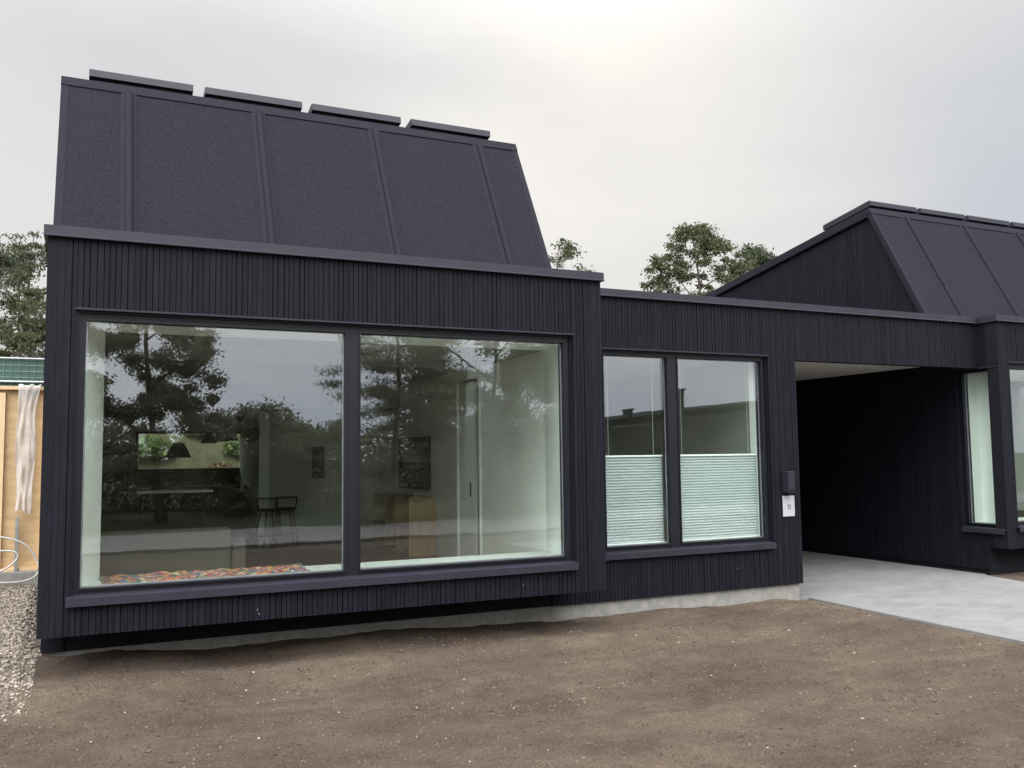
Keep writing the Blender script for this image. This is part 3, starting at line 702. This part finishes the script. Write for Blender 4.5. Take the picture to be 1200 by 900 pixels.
# white hose in loops
def smooth_path(pts, n=10):
    pts = [Vector(p) for p in pts]; out = []
    for i in range(len(pts) - 1):
        p0, p1, p2, p3 = pts[max(i - 1, 0)], pts[i], pts[i + 1], pts[min(i + 2, len(pts) - 1)]
        for k in range(n):
            t = k / n; out.append(.5 * ((2 * p1) + (p2 - p0) * t + (2 * p0 - 5 * p1 + 4 * p2 - p3) * t * t + (3 * p1 - p0 - 3 * p2 + p3) * t ** 3))
    return out + [pts[-1]]
m = MB(); m.tube(smooth_path([(-1.35, 4.0, .17), (-1.1, 4.15, .5), (-.85, 4.2, .68), (-.58, 4.2, .66), (-.33, 4.2, .56), (-.2, 4.2, .36), (-.17, 4.15, .24), (-.3, 4.05, .15), (-.62, 3.95, .16), (-.9, 3.95, .25), (-.85, 4.05, .42), (-.62, 4.1, .5), (-.44, 4.1, .49), (-.40, 4.1, .42), (-.5, 4.1, .31), (-.7, 4.1, .22), (-1.0, 4.1, .18), (-1.6, 4.0, .16)]), .0105, 8)
tag(m.build('hose', M['cable'], smooth=True), 'white flexible hose lying in loops on the gravel by the hoarding', 'hose')

# ------------------------------------------------------------------ trees
def tree(label, x, y, H, crown, leafm, seed, leaf=.09, nclump=70, per=110, clump_r=.55, name='broadleaf_tree', cat='tree', group=None, trunk_r=None, conic=0, limbs=9, bough=None):
    """crown = (radius, base height); leaves are small single faces gathered in clumps at the ends of the twigs"""
    rg = random.Random(seed); nr = np.random.default_rng(seed)
    z0 = gh(x, y) - .15
    t = thing(name, label, cat, group, (x, y, z0))
    cr, cb = crown; tr = trunk_r or H * .016
    tb = MB(); pts = []; px, py = 0, 0
    for k in range(9):
        pts.append((px, py, H * .97 * k / 8)); px += rg.uniform(-.02, .02) * H; py += rg.uniform(-.02, .02) * H
    tb.tube(pts, [tr * (1.25 if k == 0 else 1) * (1 - .88 * k / 8) for k in range(9)], 9)
    def at(z):
        f = max(0, min(7.999, z / (H * .97) * 8)); i = int(f); a, b = Vector(pts[i]), Vector(pts[i + 1]); return a.lerp(b, f - i)
    tips = []
    def env(z):           # crown radius at height z
        q = (z - cb) / (H - cb)
        if q < 0 or q > 1: return .1
        return cr * ((1 - q) ** .8 * .95 + .05 if conic else (math.sin(math.pi * min(1, q * .82 + .16)) ** .7))
    for k in range(limbs):
        z = cb * .9 + (H * .93 - cb * .9) * (k + rg.random() * .8) / limbs
        a = k * 2.4 + rg.uniform(-.5, .5); rr = env(min(H * .98, z + .12 * (H - cb))) * rg.uniform(.65, 1.1)
        s = at(z); e = s + Vector((math.cos(a) * rr, math.sin(a) * rr, rr * (rg.uniform(-.15, .1) if conic else rg.uniform(.3, .7))))
        mdl = s.lerp(e, .5) + Vector((rg.uniform(-.1, .1), rg.uniform(-.1, .1), rg.uniform(.0, .12))) * rr
        r0 = tr * .42 * (1 - .6 * z / H); lp = smooth_path([s, mdl, e], 4); tb.tube(lp, [r0 * (1 - .85 * i / (len(lp) - 1)) for i in range(len(lp))], 6)
        tips.append(e)
        for q in range(4):
            b = lp[rg.randrange(3, len(lp))]; aa = a + rg.uniform(-1.3, 1.3); l = rr * rg.uniform(.25, .5)
            e2 = b + Vector((math.cos(aa) * l, math.sin(aa) * l, l * (rg.uniform(-.25, .15) if conic else rg.uniform(-.1, .8))))
            tb.tube([b, b.lerp(e2, .5) + Vector((0, 0, .06 * l)), e2], [r0 * .35, r0 * .22, r0 * .08], 4, caps=False); tips.append(e2)
    tips.append(Vector(pts[-1]))
    cen = []
    if bough:             # one heavy limb, clothed along its length
        bz, ba, bl = bough; s = at(bz); dv = Vector((math.cos(ba), math.sin(ba), -.02)) * bl
        tb.tube([s, s + dv * .35 + Vector((0, 0, .1)), s + dv * .7, s + dv], [tr * .5, tr * .4, tr * .25, tr * .08], 7)
        cen = [s + dv * rg.uniform(.15, 1.05) + Vector((rg.gauss(0, .15), rg.gauss(0, .4), rg.gauss(.02, .10))) for _ in range(26)]
        cen = cen[:nclump]
    for k in range(nclump - len(cen)):
        c = Vector(tips[k % len(tips)]) if k < len(tips) * 1.6 else None
        if c is None:
            z = cb + (H - cb) * rg.random() ** .9; a = rg.uniform(0, 6.28); r_ = env(z) * math.sqrt(rg.uniform(.15, 1)); c = at(z) + Vector((math.cos(a) * r_, math.sin(a) * r_, 0)); c.z = z
        else: c = c + Vector((rg.gauss(0, .2), rg.gauss(0, .2), rg.gauss(0, .2))) * clump_r
        cen.append(c)
    C_ = np.array([[c.x, c.y, c.z] for c in cen]); sc_ = np.array([clump_r * rg.uniform(.5, 1.25) for _ in cen])
    n = nclump * per; idx = np.repeat(np.arange(nclump), per)
    off = nr.normal(0, .42, (n, 3)) * sc_[idx][:, None]; off[:, 2] *= .34 if conic else .7
    P = C_[idx] + off
    u = nr.normal(0, 1, (n, 3)); u /= np.linalg.norm(u, axis=1)[:, None]; w = np.cross(u, nr.normal(0, 1, (n, 3))); w /= np.linalg.norm(w, axis=1)[:, None]
    s = leaf * nr.uniform(.55, 1.3, n)[:, None]; asp = .22 if conic else .48
    verts = np.stack([P - u * s, P + w * s * asp, P + u * s, P - w * s * asp], 1).reshape(-1, 3)
    me = bpy.data.meshes.new('crown'); me.vertices.add(n * 4); me.vertices.foreach_set('co', verts.astype(np.float32).ravel())
    me.loops.add(n * 4); me.loops.foreach_set('vertex_index', np.arange(n * 4, dtype=np.int32)); me.polygons.add(n)
    me.polygons.foreach_set('loop_start', np.arange(0, n * 4, 4, dtype=np.int32)); me.polygons.foreach_set('loop_total', np.full(n, 4, dtype=np.int32)); me.update(calc_edges=True)
    link('crown', me, leafm, t); tb.build('trunk', M['bark'], t, smooth=True)
    return t

G = 'trees growing behind the houses'
tree('thin airy tree top showing just right of the steep front roof', 16.75, 22, 7.6, (1.35, 4.6), M['leaf_birch'], 11, leaf=.06, nclump=95, per=60, clump_r=.32, group=G)
tree('tall airy olive-green tree over the canopy between the two roofs', 23.4, 22, 8.7, (2.6, 3.4), M['leaf_birch'], 12, leaf=.07, nclump=300, per=85, clump_r=.36, group=G)
tree('darker green tree partly hidden by the shallow roof slope of the right gable', 26.6, 22.5, 8.1, (1.5, 3.6), M['leaf_dark'], 13, leaf=.07, nclump=190, per=90, clump_r=.34, group=G)
tree('slender tree whose tip just clears the right gable below its roof lights', 30.4, 22, 9.1, (.9, 4.2), M['leaf_birch'], 14, leaf=.08, nclump=30, per=60, clump_r=.3, group=G)
tree('leafy tree with pale sky gaps behind the hoarding at the left edge', -2.1, 17, 4.0, (1.9, .3), M['leaf_birch'], 21, leaf=.045, nclump=120, per=70, clump_r=.42, group=G)
tree('dark pine with one heavy horizontal bough at the left edge', -3.6, 14.5, 4.5, (3.1, 3.3), M['leaf_pine'], 22, leaf=.06, nclump=70, per=220, clump_r=.5, name='pine_tree', conic=1, limbs=8, bough=(4.1, 0, 3.0), group=G)
tree('young spiky tree, left of the two slim tops above the pine bough', -1.80, 22, 5.5, (.75, 1.5), M['leaf_birch'], 23, leaf=.08, nclump=60, per=60, clump_r=.28, conic=1, group=G)
tree('young spiky tree next to the house corner, the right one of two slim tops', -1.22, 22, 5.7, (.7, 1.5), M['leaf_birch'], 24, leaf=.08, nclump=60, per=60, clump_r=.28, conic=1, group=G)
tree('bushy tree behind the slim tops by the left house corner', -.6, 25, 4.3, (2.0, .2), M['leaf_dark'], 25, leaf=.1, nclump=110, per=70, clump_r=.5, group=G)

# the far side of the street, seen in the window glass
G2 = 'trees across the street reflected in the window'
tree('big dark tree reflected in the left pane of the large window', 2.35, -20.5, 9.2, (1.95, 1.5), M['leaf_olive'], 31, leaf=.055, nclump=260, per=280, clump_r=.42, group=G2)
tree('dark bushy tree reflected low at the far left of the large window', -1.6, -23, 5.2, (2.8, .5), M['leaf_olive'], 32, leaf=.08, nclump=140, per=260, clump_r=.6, group=G2)
tree('low dark tree reflected between the two tall ones in the large window', 5.4, -24, 3.7, (2.4, .4), M['leaf_olive'], 33, leaf=.08, nclump=140, per=260, clump_r=.6, group=G2)
tree('wide drooping conifer reflected beside the mullion of the large window', 8.7, -18.5, 8.2, (3.5, .5), M['leaf_conifer'], 34, leaf=.07, nclump=230, per=300, clump_r=.62, name='conifer_tree', conic=1, limbs=16, group=G2)
tree('large dark tree filling the reflection in the right pane of the big window', 12.9, -20.5, 8.8, (3.6, 1.0), M['leaf_olive'], 35, leaf=.065, nclump=210, per=280, clump_r=.6, group=G2)
tree('dark tree reflected near the right end of the big window', 16.6, -25, 6.4, (2.8, .6), M['leaf_olive'], 36, leaf=.085, nclump=130, per=260, clump_r=.7, group=G2)

def hedge():
    nr = np.random.default_rng(77); n = 70000
    P = np.stack([nr.uniform(-30, 19, n), nr.normal(-27.5, .7, n), nr.uniform(-.3, 1, n)], 1)
    top = np.array([2.7 + .6 * noise.noise(Vector((p * .45, 0, 0))) + .35 * noise.noise(Vector((p * 1.7, 3, 0))) for p in P[:, 0]])
    P[:, 2] = -.3 + (P[:, 2] + .3) / 1.3 * (top + .3)
    u = nr.normal(0, 1, (n, 3)); u /= np.linalg.norm(u, axis=1)[:, None]; w = np.cross(u, nr.normal(0, 1, (n, 3))); w /= np.linalg.norm(w, axis=1)[:, None]
    s = .10 * nr.uniform(.6, 1.3, n)[:, None]
    verts = np.stack([P - u * s, P + w * s * .5, P + u * s, P - w * s * .5], 1).reshape(-1, 3)
    me = bpy.data.meshes.new('hedge'); me.from_pydata(verts.tolist(), [], [(4 * i, 4 * i + 1, 4 * i + 2, 4 * i + 3) for i in range(n)]); me.update()
    tag(link('hedge', me, M['leaf_olive']), 'long ragged dark hedge across the street, reflected low in the large window', 'hedge')
hedge()

# shrubs on the bank seen through the rear window
def shrub(label, x, y, r, seed, mt):
    rg = random.Random(seed); nr = np.random.default_rng(seed); n = 1500; z = gh(x, y)
    t = thing('shrub', label, 'shrub', 'shrubs on the bank behind the house', (x, y, z - .05))
    d = nr.normal(0, 1, (n, 3)); d /= np.linalg.norm(d, axis=1)[:, None]; P = d * r * nr.uniform(.4, 1.08, n)[:, None]; P[:, 2] = np.abs(P[:, 2]) * .8
    u = nr.normal(0, 1, (n, 3)); u /= np.linalg.norm(u, axis=1)[:, None]; w = np.cross(u, nr.normal(0, 1, (n, 3))); w /= np.linalg.norm(w, axis=1)[:, None]; s = .07 * nr.uniform(.6, 1.3, n)[:, None]
    verts = np.stack([P - u * s, P + w * s * .6, P + u * s, P - w * s * .6], 1).reshape(-1, 3)
    me = bpy.data.meshes.new('foliage'); me.from_pydata(verts.tolist(), [], [(4 * i, 4 * i + 1, 4 * i + 2, 4 * i + 3) for i in range(n)]); me.update(); link('foliage', me, mt, t)
    m = MB()
    for k in range(6):
        a = rg.uniform(0, 6.28); m.tube([(0, 0, 0), (math.cos(a) * r * .5, math.sin(a) * r * .5, r * .6)], [.02, .006], 5)
    m.build('stems', M['bark'], t)
shrub('bright green shrub at the left of the rear window', 1.6, 14.2, .55, 1, M['leaf_bright'])
shrub('green shrub at the right of the rear window', 3.75, 14.3, .5, 2, M['leaf_bright'])
shrub('olive shrub high on the bank, left of the middle of the rear window', 2.15, 15.2, .4, 4, M['leaf_birch'])
shrub('low brownish shrub at the foot of the rear window view', 3.1, 13.7, .3, 5, M['leaf_dry'])
shrub('dull green shrub in the middle of the rear window', 2.75, 14.9, .35, 3, M['leaf_birch'])

# dark bungalow across the street (reflected in the middle window)
bg = thing('bungalow', 'low dark bungalow with shallow roof across the street, reflected in the middle window', 'house', loc=(22, -22, -.3))
pr = [(14, -.3), (31.6, -.3), (31.6, 3.2), (30.2, 3.95), (14, 2.28)]
m = MB(); m.prism(pr, -30, -20.2, 'y'); kp(m, 'wall', M['render'], bg)
m = MB(); m.prism([(13.5, 2.26), (30.2, 4.0), (32.0, 3.0), (32.0, 3.12), (30.2, 4.12), (13.5, 2.38)], -30.4, -19.9, 'y'); rf = kp(m, 'roof', M['felt'], bg)
m = MB(); m.prism([(13.5, 2.03), (30.2, 3.73), (30.2, 3.77), (13.5, 2.07)], -19.89, -19.85, 'y'); kp(m, 'gutter', M['galv'], bg)
for x, y, z, q in ((19.8, -20.6, 3.3, .09), (22.35, -20.8, 4.2, .2)):
    m = MB(); m.box(x - q, x + q, y - .2, y + .2, 2.6, z); m.box(x - q * 1.3, x + q * 1.3, y - .26, y + .26, z, z + .06); kp(m, 'chimney', M['brickred'], bg)
for x in (16, 20.4, 24.6):
    m = MB(); m.box(x, x + 1.5, -20.23, -20.18, .7, 1.9); w = kp(m, 'window', M['frame'], bg)
    m = MB(); m.box(x + .06, x + 1.44, -20.175, -20.165, .76, 1.84); g = m.build('pane', M['blackgloss'], None); g.parent = w; g.matrix_parent_inverse = w.matrix_parent_inverse.copy(); 
    g.matrix_parent_inverse = Matrix.Identity(4)

# ------------------------------------------------------------------ inside the house
def blind(label, x0, x1):
    t = thing('pleated_blind', label, 'blind', 'pleated blinds in the middle window', ((x0 + x1) / 2, D + .2, .5))
    m = MB(); z = .51; n = 0; vs = []
    zt = 1.515; k = 60
    for i in range(k + 1):
        zz = .515 + (zt - .515) * i / k; yy = D + .190 + (.0042 if i % 2 else -.0042)
        vs += [(x0, yy, zz), (x1, yy, zz), (x1, yy + .003, zz), (x0, yy + .003, zz)]
    fs = []
    for i in range(k):
        for q in range(4): fs.append((4 * i + q, 4 * i + (q + 1) % 4, 4 * i + 4 + (q + 1) % 4, 4 * i + 4 + q))
    m.add(vs, fs); kp(m, 'fabric', M['blind'], t)
    m = MB(); m.box(x0, x1, D + .176, D + .206, 1.518, 1.538); kp(m, 'top_rail', M['white'], t)
    m = MB(); m.box(x0, x1, D + .176, D + .206, .490, .510); kp(m, 'bottom_rail', M['white'], t)
    m = MB()
    for x in (x0 + .12, x1 - .12):
        m = MB(); m.tube([(x, D + .19, 1.538), (x, D + .19, 2.72)], .0012, 4); kp(m, 'cord', M['white'], t)
blind('pale pleated blind covering the lower half of the narrow left pane', 5.742, 6.612)
blind('pale pleated blind covering the lower half of the wider right pane', 6.787, 8.05)

nu, nv = 90, 36; vs = []
for j in range(nv):
    for i in range(nu):
        x = .47 + 1.78 * i / (nu - 1); y = .20 + .74 * j / (nv - 1)
        x += .02 * noise.noise(Vector((x * 4, y * 4, 0)))
        if i == nu - 1: x += .05 * noise.noise(Vector((0, y * 6, 0)))
        vs.append((x, y, .494 + .03 * abs(noise.noise(Vector((x * 7, y * 7, 5)))) + .02 * noise.noise(Vector((x * 30, y * 30, 2))) ** 2))
fs = [(j * nu + i, j * nu + i + 1, (j + 1) * nu + i + 1, (j + 1) * nu + i) for j in range(nv - 1) for i in range(nu - 1)]
me = bpy.data.meshes.new('rug'); me.from_pydata(vs, [], fs); me.update(); o = link('rug', me, M['rug'], smooth=True)
so = o.modifiers.new('t', 'SOLIDIFY'); so.thickness = .012
tag(o, 'shaggy multicoloured patchwork rug spread on the white window seat', 'rug')

sf = thing('sofa', 'low grey-beige sofa seen from behind through the large window', 'sofa', loc=(1.05, 2.7, ZF))
m = MB(); m.box(.36, 1.78, 2.2, 2.42, .2, .80); kp(m, 'backrest', M['fabric'], sf, bevel=.04)
m = MB(); m.box(.36, 1.78, 2.43, 3.1, .2, .52); kp(m, 'seat', M['fabric'], sf, bevel=.04)
for x in (.2, 1.79):
    m = MB(); m.box(x, x + .15, 2.2, 3.1, .2, .68); kp(m, 'armrest', M['fabric'], sf, bevel=.03)
for x in (.3, 1.84):
    for y in (2.3, 3.0):
        m = MB(); m.tube([(x, y, ZF), (x, y, .21)], .02, 8); kp(m, 'leg', M['black'], sf)
ct = thing('coffee_table', 'small dark coffee table behind the sofa', 'table', loc=(1.7, 3.7, ZF))
m = MB(); m.box(1.35, 2.15, 3.45, 3.95, .56, .60); kp(m, 'table_top', M['black'], ct, bevel=.005)
for x in (1.4, 2.1):
    for y in (3.5, 3.9):
        m = MB(); m.tube([(x, y, ZF), (x, y, .56)], .015, 8); kp(m, 'leg', M['black'], ct)
bx = thing('crate', 'small white open crate of bottles on the coffee table', 'crate', loc=(1.66, 3.62, .60))
m = MB()
for a in ((1.55, 1.77, 3.55, 3.56), (1.55, 1.77, 3.69, 3.70), (1.55, 1.56, 3.56, 3.69), (1.76, 1.77, 3.56, 3.69)): m.box(*a, .602, .68)
m.box(1.55, 1.77, 3.55, 3.7, .6005, .606)
kp(m, 'tray', M['white'], bx)
for x in (1.59, 1.635, 1.685, 1.73):
    m = MB(); m.lathe([(0, .607), (.018, .607), (.018, .71), (.008, .735), (.008, .76), (0, .76)], x, 3.62, 10); kp(m, 'bottle', M['blackgloss'], bx)

ht = thing('high_table', 'high narrow table with a thin white top in the dim room', 'table', loc=(1.4, 5.6, ZF))
m = MB(); m.box(.95, 1.95, 5.3, 5.95, 1.09, 1.12); kp(m, 'table_top', M['white'], ht, bevel=.004)
for x in (1.02, 1.88):
    for y in (5.38, 5.88):
        m = MB(); m.tube([(x, y, ZF), (x, y, 1.09)], .014, 8); kp(m, 'leg', M['black'], ht)

def stool(label, x, y, a):
    t = thing('bar_stool', label, 'bar stool', 'bar stools in the kitchen', (x, y, ZF)); t.rotation_euler.z = a
    m = MB(); m.lathe([(0, .60), (.17, .60), (.18, .615), (.18, .63), (.16, .64), (0, .64)], 0, 0, 18); m.build('seat', M['black'], t)
    for sx in (-1, 1):
        for sy in (-1, 1):
            m = MB(); m.tube([(sx * .1, sy * .1, .6), (sx * .19, sy * .19, 0)], .013, 8); m.build('leg', M['black'], t)
    m = MB(); m.tube([(.155 * math.cos(k * .5236), .155 * math.sin(k * .5236), .2) for k in range(13)], .008, 6); m.build('foot_ring', M['black'], t)
    m = MB(); m.tube(smooth_path([(-.16, .05, .62), (-.18, .07, .78), (-.12, .15, .80), (.0, .18, .8), (.12, .15, .8), (.18, .07, .78), (.16, .05, .62)], 5), .012, 8); m.build('back_hoop', M['black'], t)
stool('black bar stool standing nearer the window, left of two', 3.02, 6.9, .3)
stool('black bar stool behind the first one, right of two', 3.32, 7.15, -.4)

def pendant(label, x, y, z, s=1.0):
    t = thing('pendant_lamp', label, 'pendant lamp', 'black pendant lamps inside the large window', (x, y, z))
    m = MB(); m.lathe([(.015, .16 * s), (.05 * s, .15 * s), (.09 * s, .08 * s), (.125 * s, 0), (.12 * s, 0), (.085 * s, .075 * s), (.045 * s, .14 * s)], 0, 0, 20); m.build('lamp_shade', M['black'], t, smooth=True)
    top = (2.744 if y < 6.2 else 2.35) - z
    m = MB(); m.tube([(0, 0, .15 * s), (0, 0, top)], .004, 6); m.build('cord', M['black'], t)
pendant('black pendant lamp, leftmost of the three hanging together', 2.0, 6.35, 1.80)
pendant('black pendant lamp in the middle of the three hanging together', 2.2, 6.6, 1.83)
pendant('black pendant lamp, rightmost of the three hanging together', 2.33, 6.4, 1.84)
pendant('larger black pendant lamp hanging alone, lower and left of the three', 1.45, 5.0, 1.58, 1.35)

kc = thing('kitchen_counter', 'black kitchen counter under the rear window', 'kitchen counter', loc=(1.9, 9.3, ZF))
m = MB(); m.box(.4, 2.95, 8.9, 9.74, .2, 1.02); kp(m, 'cabinet', M['black'], kc)
m = MB(); m.box(.38, 2.96, 8.87, 9.74, 1.023, 1.06); kp(m, 'worktop', M['blackgloss'], kc)
m = MB(); m.box(.4, 2.95, 9.745, 9.757, 1.06, 1.335); kp(m, 'backsplash', M['blackgloss'], kc)
m = MB(); m.box(.45, 2.9, 8.95, 9.7, ZF, .199); kp(m, 'plinth', M['black'], kc)

bc = thing('bookcase', 'low birch shelf unit against the wall in the right pane', 'bookcase', loc=(4.8, 5.2, ZF))
for y in (4.5, 5.1, 5.7, 6.3):
    m = MB(); m.box(4.60, 5.02, y, y + .025, ZF, .93); kp(m, 'side_panel' if y in (4.5, 6.3) else 'divider', M['wood'], bc)
for z in (ZF + .04, .50, .932):
    m = MB(); m.box(4.60, 5.02, 4.527, 6.298, z, z + .025); kp(m, 'shelf', M['wood'], bc)
m = MB(); m.box(5.005, 5.022, 4.53, 6.29, ZF + .07, .93); kp(m, 'back_panel', M['wood'], bc)
tv = thing('television', 'black wall screen above the birch shelf unit', 'television', loc=(4.99, 5.5, 1.45))
m = MB(); m.box(4.975, 5.025, 4.72, 6.15, 1.05, 1.86); kp(m, 'casing', M['black'], tv)
m = MB(); m.box(4.971, 4.9745, 4.74, 6.13, 1.07, 1.84); kp(m, 'screen', M['blackgloss'], tv)
pf = thing('picture', 'small dark framed picture on the grey wall beside the bar stools', 'picture', loc=(3.95, 7.48, 1.5))
m = MB(); m.box(3.84, 4.06, 7.47, 7.498, 1.2, 1.75); kp(m, 'frame', M['black'], pf)
m = MB(); m.box(3.86, 4.04, 7.466, 7.4695, 1.22, 1.73); kp(m, 'print', M['frame'], pf)

# ------------------------------------------------------------------ world: overcast sky, light clouds, weak veiled sun behind the house
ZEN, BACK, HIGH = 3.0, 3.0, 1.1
SUN_EL, SUN_AZ = R(30), .553       # azimuth measured from +Y towards +X
w = bpy.data.worlds.new('World'); sc.world = w; w.use_nodes = True
nt = w.node_tree; N = nt.nodes; L = nt.links; bgn = N['Background']; bgn.inputs['Strength'].default_value = .1
sky = N.new('ShaderNodeTexSky'); sky.sky_type = 'NISHITA'; sky.sun_disc = False; sky.sun_elevation = SUN_EL; sky.sun_rotation = SUN_AZ; sky.dust_density = 3
tc = N.new('ShaderNodeTexCoord'); mp = N.new('ShaderNodeMapping'); mp.inputs['Scale'].default_value = (1, 1, 2.2); L.new(tc.outputs['Generated'], mp.inputs[0])
n1 = N.new('ShaderNodeTexNoise'); n1.inputs['Scale'].default_value = 1.7; n1.inputs['Detail'].default_value = 5; n1.inputs['Roughness'].default_value = .45; n1.inputs['Distortion'].default_value = .4
L.new(mp.outputs[0], n1.inputs['Vector'])
cr = N.new('ShaderNodeValToRGB'); e = cr.color_ramp.elements
e[0].position = .33; e[0].color = (5.55, 5.85, 6.4, 1); e[1].position = .66; e[1].color = (7.75, 7.7, 7.6, 1); q = e.new(.5); q.color = (6.55, 6.65, 6.9, 1)
L.new(n1.outputs['Fac'], cr.inputs[0])
sd = Vector((math.sin(SUN_AZ) * math.cos(SUN_EL), math.cos(SUN_AZ) * math.cos(SUN_EL), math.sin(SUN_EL)))
def smooth(v, a, b, lo, hi):
    m = N.new('ShaderNodeMapRange'); m.interpolation_type = 'SMOOTHSTEP'
    for k, q in zip(('From Min', 'From Max', 'To Min', 'To Max'), (a, b, lo, hi)): m.inputs[k].default_value = q
    L.new(v, m.inputs['Value']); return m.outputs['Result']
def vdot(v):
    d = N.new('ShaderNodeVectorMath'); d.operation = 'DOT_PRODUCT'; d.inputs[1].default_value = v; L.new(tc.outputs['Generated'], d.inputs[0]); return d.outputs['Value']
glow = N.new('ShaderNodeVectorMath'); glow.operation = 'SCALE'; glow.inputs[0].default_value = (.65, .6, .42); L.new(smooth(vdot(sd), .84, 1.0, 0, 1), glow.inputs['Scale'])
ad = N.new('ShaderNodeVectorMath'); ad.operation = 'ADD'; L.new(cr.outputs['Color'], ad.inputs[0]); L.new(glow.outputs[0], ad.inputs[1])
# an overcast sky is brightest overhead; street-side boost added to light facade and rooms
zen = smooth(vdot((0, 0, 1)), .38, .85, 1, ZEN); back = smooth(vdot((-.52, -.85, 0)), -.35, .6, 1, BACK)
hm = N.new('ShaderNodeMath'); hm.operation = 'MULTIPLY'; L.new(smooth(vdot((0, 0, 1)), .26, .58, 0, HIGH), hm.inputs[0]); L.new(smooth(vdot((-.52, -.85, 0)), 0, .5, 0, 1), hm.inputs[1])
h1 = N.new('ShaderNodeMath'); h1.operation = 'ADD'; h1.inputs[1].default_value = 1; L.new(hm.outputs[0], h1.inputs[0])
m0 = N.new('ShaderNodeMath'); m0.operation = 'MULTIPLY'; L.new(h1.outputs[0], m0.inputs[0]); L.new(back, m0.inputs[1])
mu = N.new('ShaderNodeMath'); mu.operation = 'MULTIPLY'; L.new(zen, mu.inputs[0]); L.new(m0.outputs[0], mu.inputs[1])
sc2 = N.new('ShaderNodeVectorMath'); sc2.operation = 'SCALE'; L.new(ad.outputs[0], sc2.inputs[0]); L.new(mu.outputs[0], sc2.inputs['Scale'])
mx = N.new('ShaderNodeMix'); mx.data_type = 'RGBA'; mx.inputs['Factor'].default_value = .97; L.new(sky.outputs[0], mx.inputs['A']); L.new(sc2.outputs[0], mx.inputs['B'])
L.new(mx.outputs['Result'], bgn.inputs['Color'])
sl_ = bpy.data.lights.new('sun', 'SUN'); sl_.energy = .7; sl_.angle = R(16); sl_.color = (1, .95, .87)
so_ = bpy.data.objects.new('sun', sl_); COL.objects.link(so_); so_.rotation_euler = (-sd).to_track_quat('-Z', 'Y').to_euler(); so_.location = sd * 60

# ------------------------------------------------------------------ camera
yaw, pitch, roll = .4395, .0799, -.0125
fwd = Vector((math.sin(yaw) * math.cos(pitch), math.cos(yaw) * math.cos(pitch), math.sin(pitch)))
rt = Vector((math.cos(yaw), -math.sin(yaw), 0)); up = rt.cross(fwd)
r3 = rt * math.cos(roll) + up * math.sin(roll); u3 = up * math.cos(roll) - rt * math.sin(roll)
cd = bpy.data.cameras.new('camera'); co = bpy.data.objects.new('camera', cd); COL.objects.link(co)
co.matrix_world = Matrix(((r3.x, u3.x, -fwd.x, .3539), (r3.y, u3.y, -fwd.y, -8.1312), (r3.z, u3.z, -fwd.z, 1.5493), (0, 0, 0, 1)))
cd.sensor_fit = 'HORIZONTAL'; cd.sensor_width = 36; cd.lens = 1050.38 / 1200 * 36; cd.clip_start = .05; cd.clip_end = 1500
sc.camera = co

sc.render.engine = 'CYCLES'
sc.cycles.use_denoising = True
sc.cycles.max_bounces = 8; sc.cycles.diffuse_bounces = 6; sc.cycles.glossy_bounces = 4; sc.cycles.transparent_max_bounces = 16
sc.view_settings.view_transform = 'Standard'; sc.view_settings.look = 'None'; sc.view_settings.exposure = 0; sc.view_settings.gamma = 1; sc.view_settings.use_curve_mapping = False
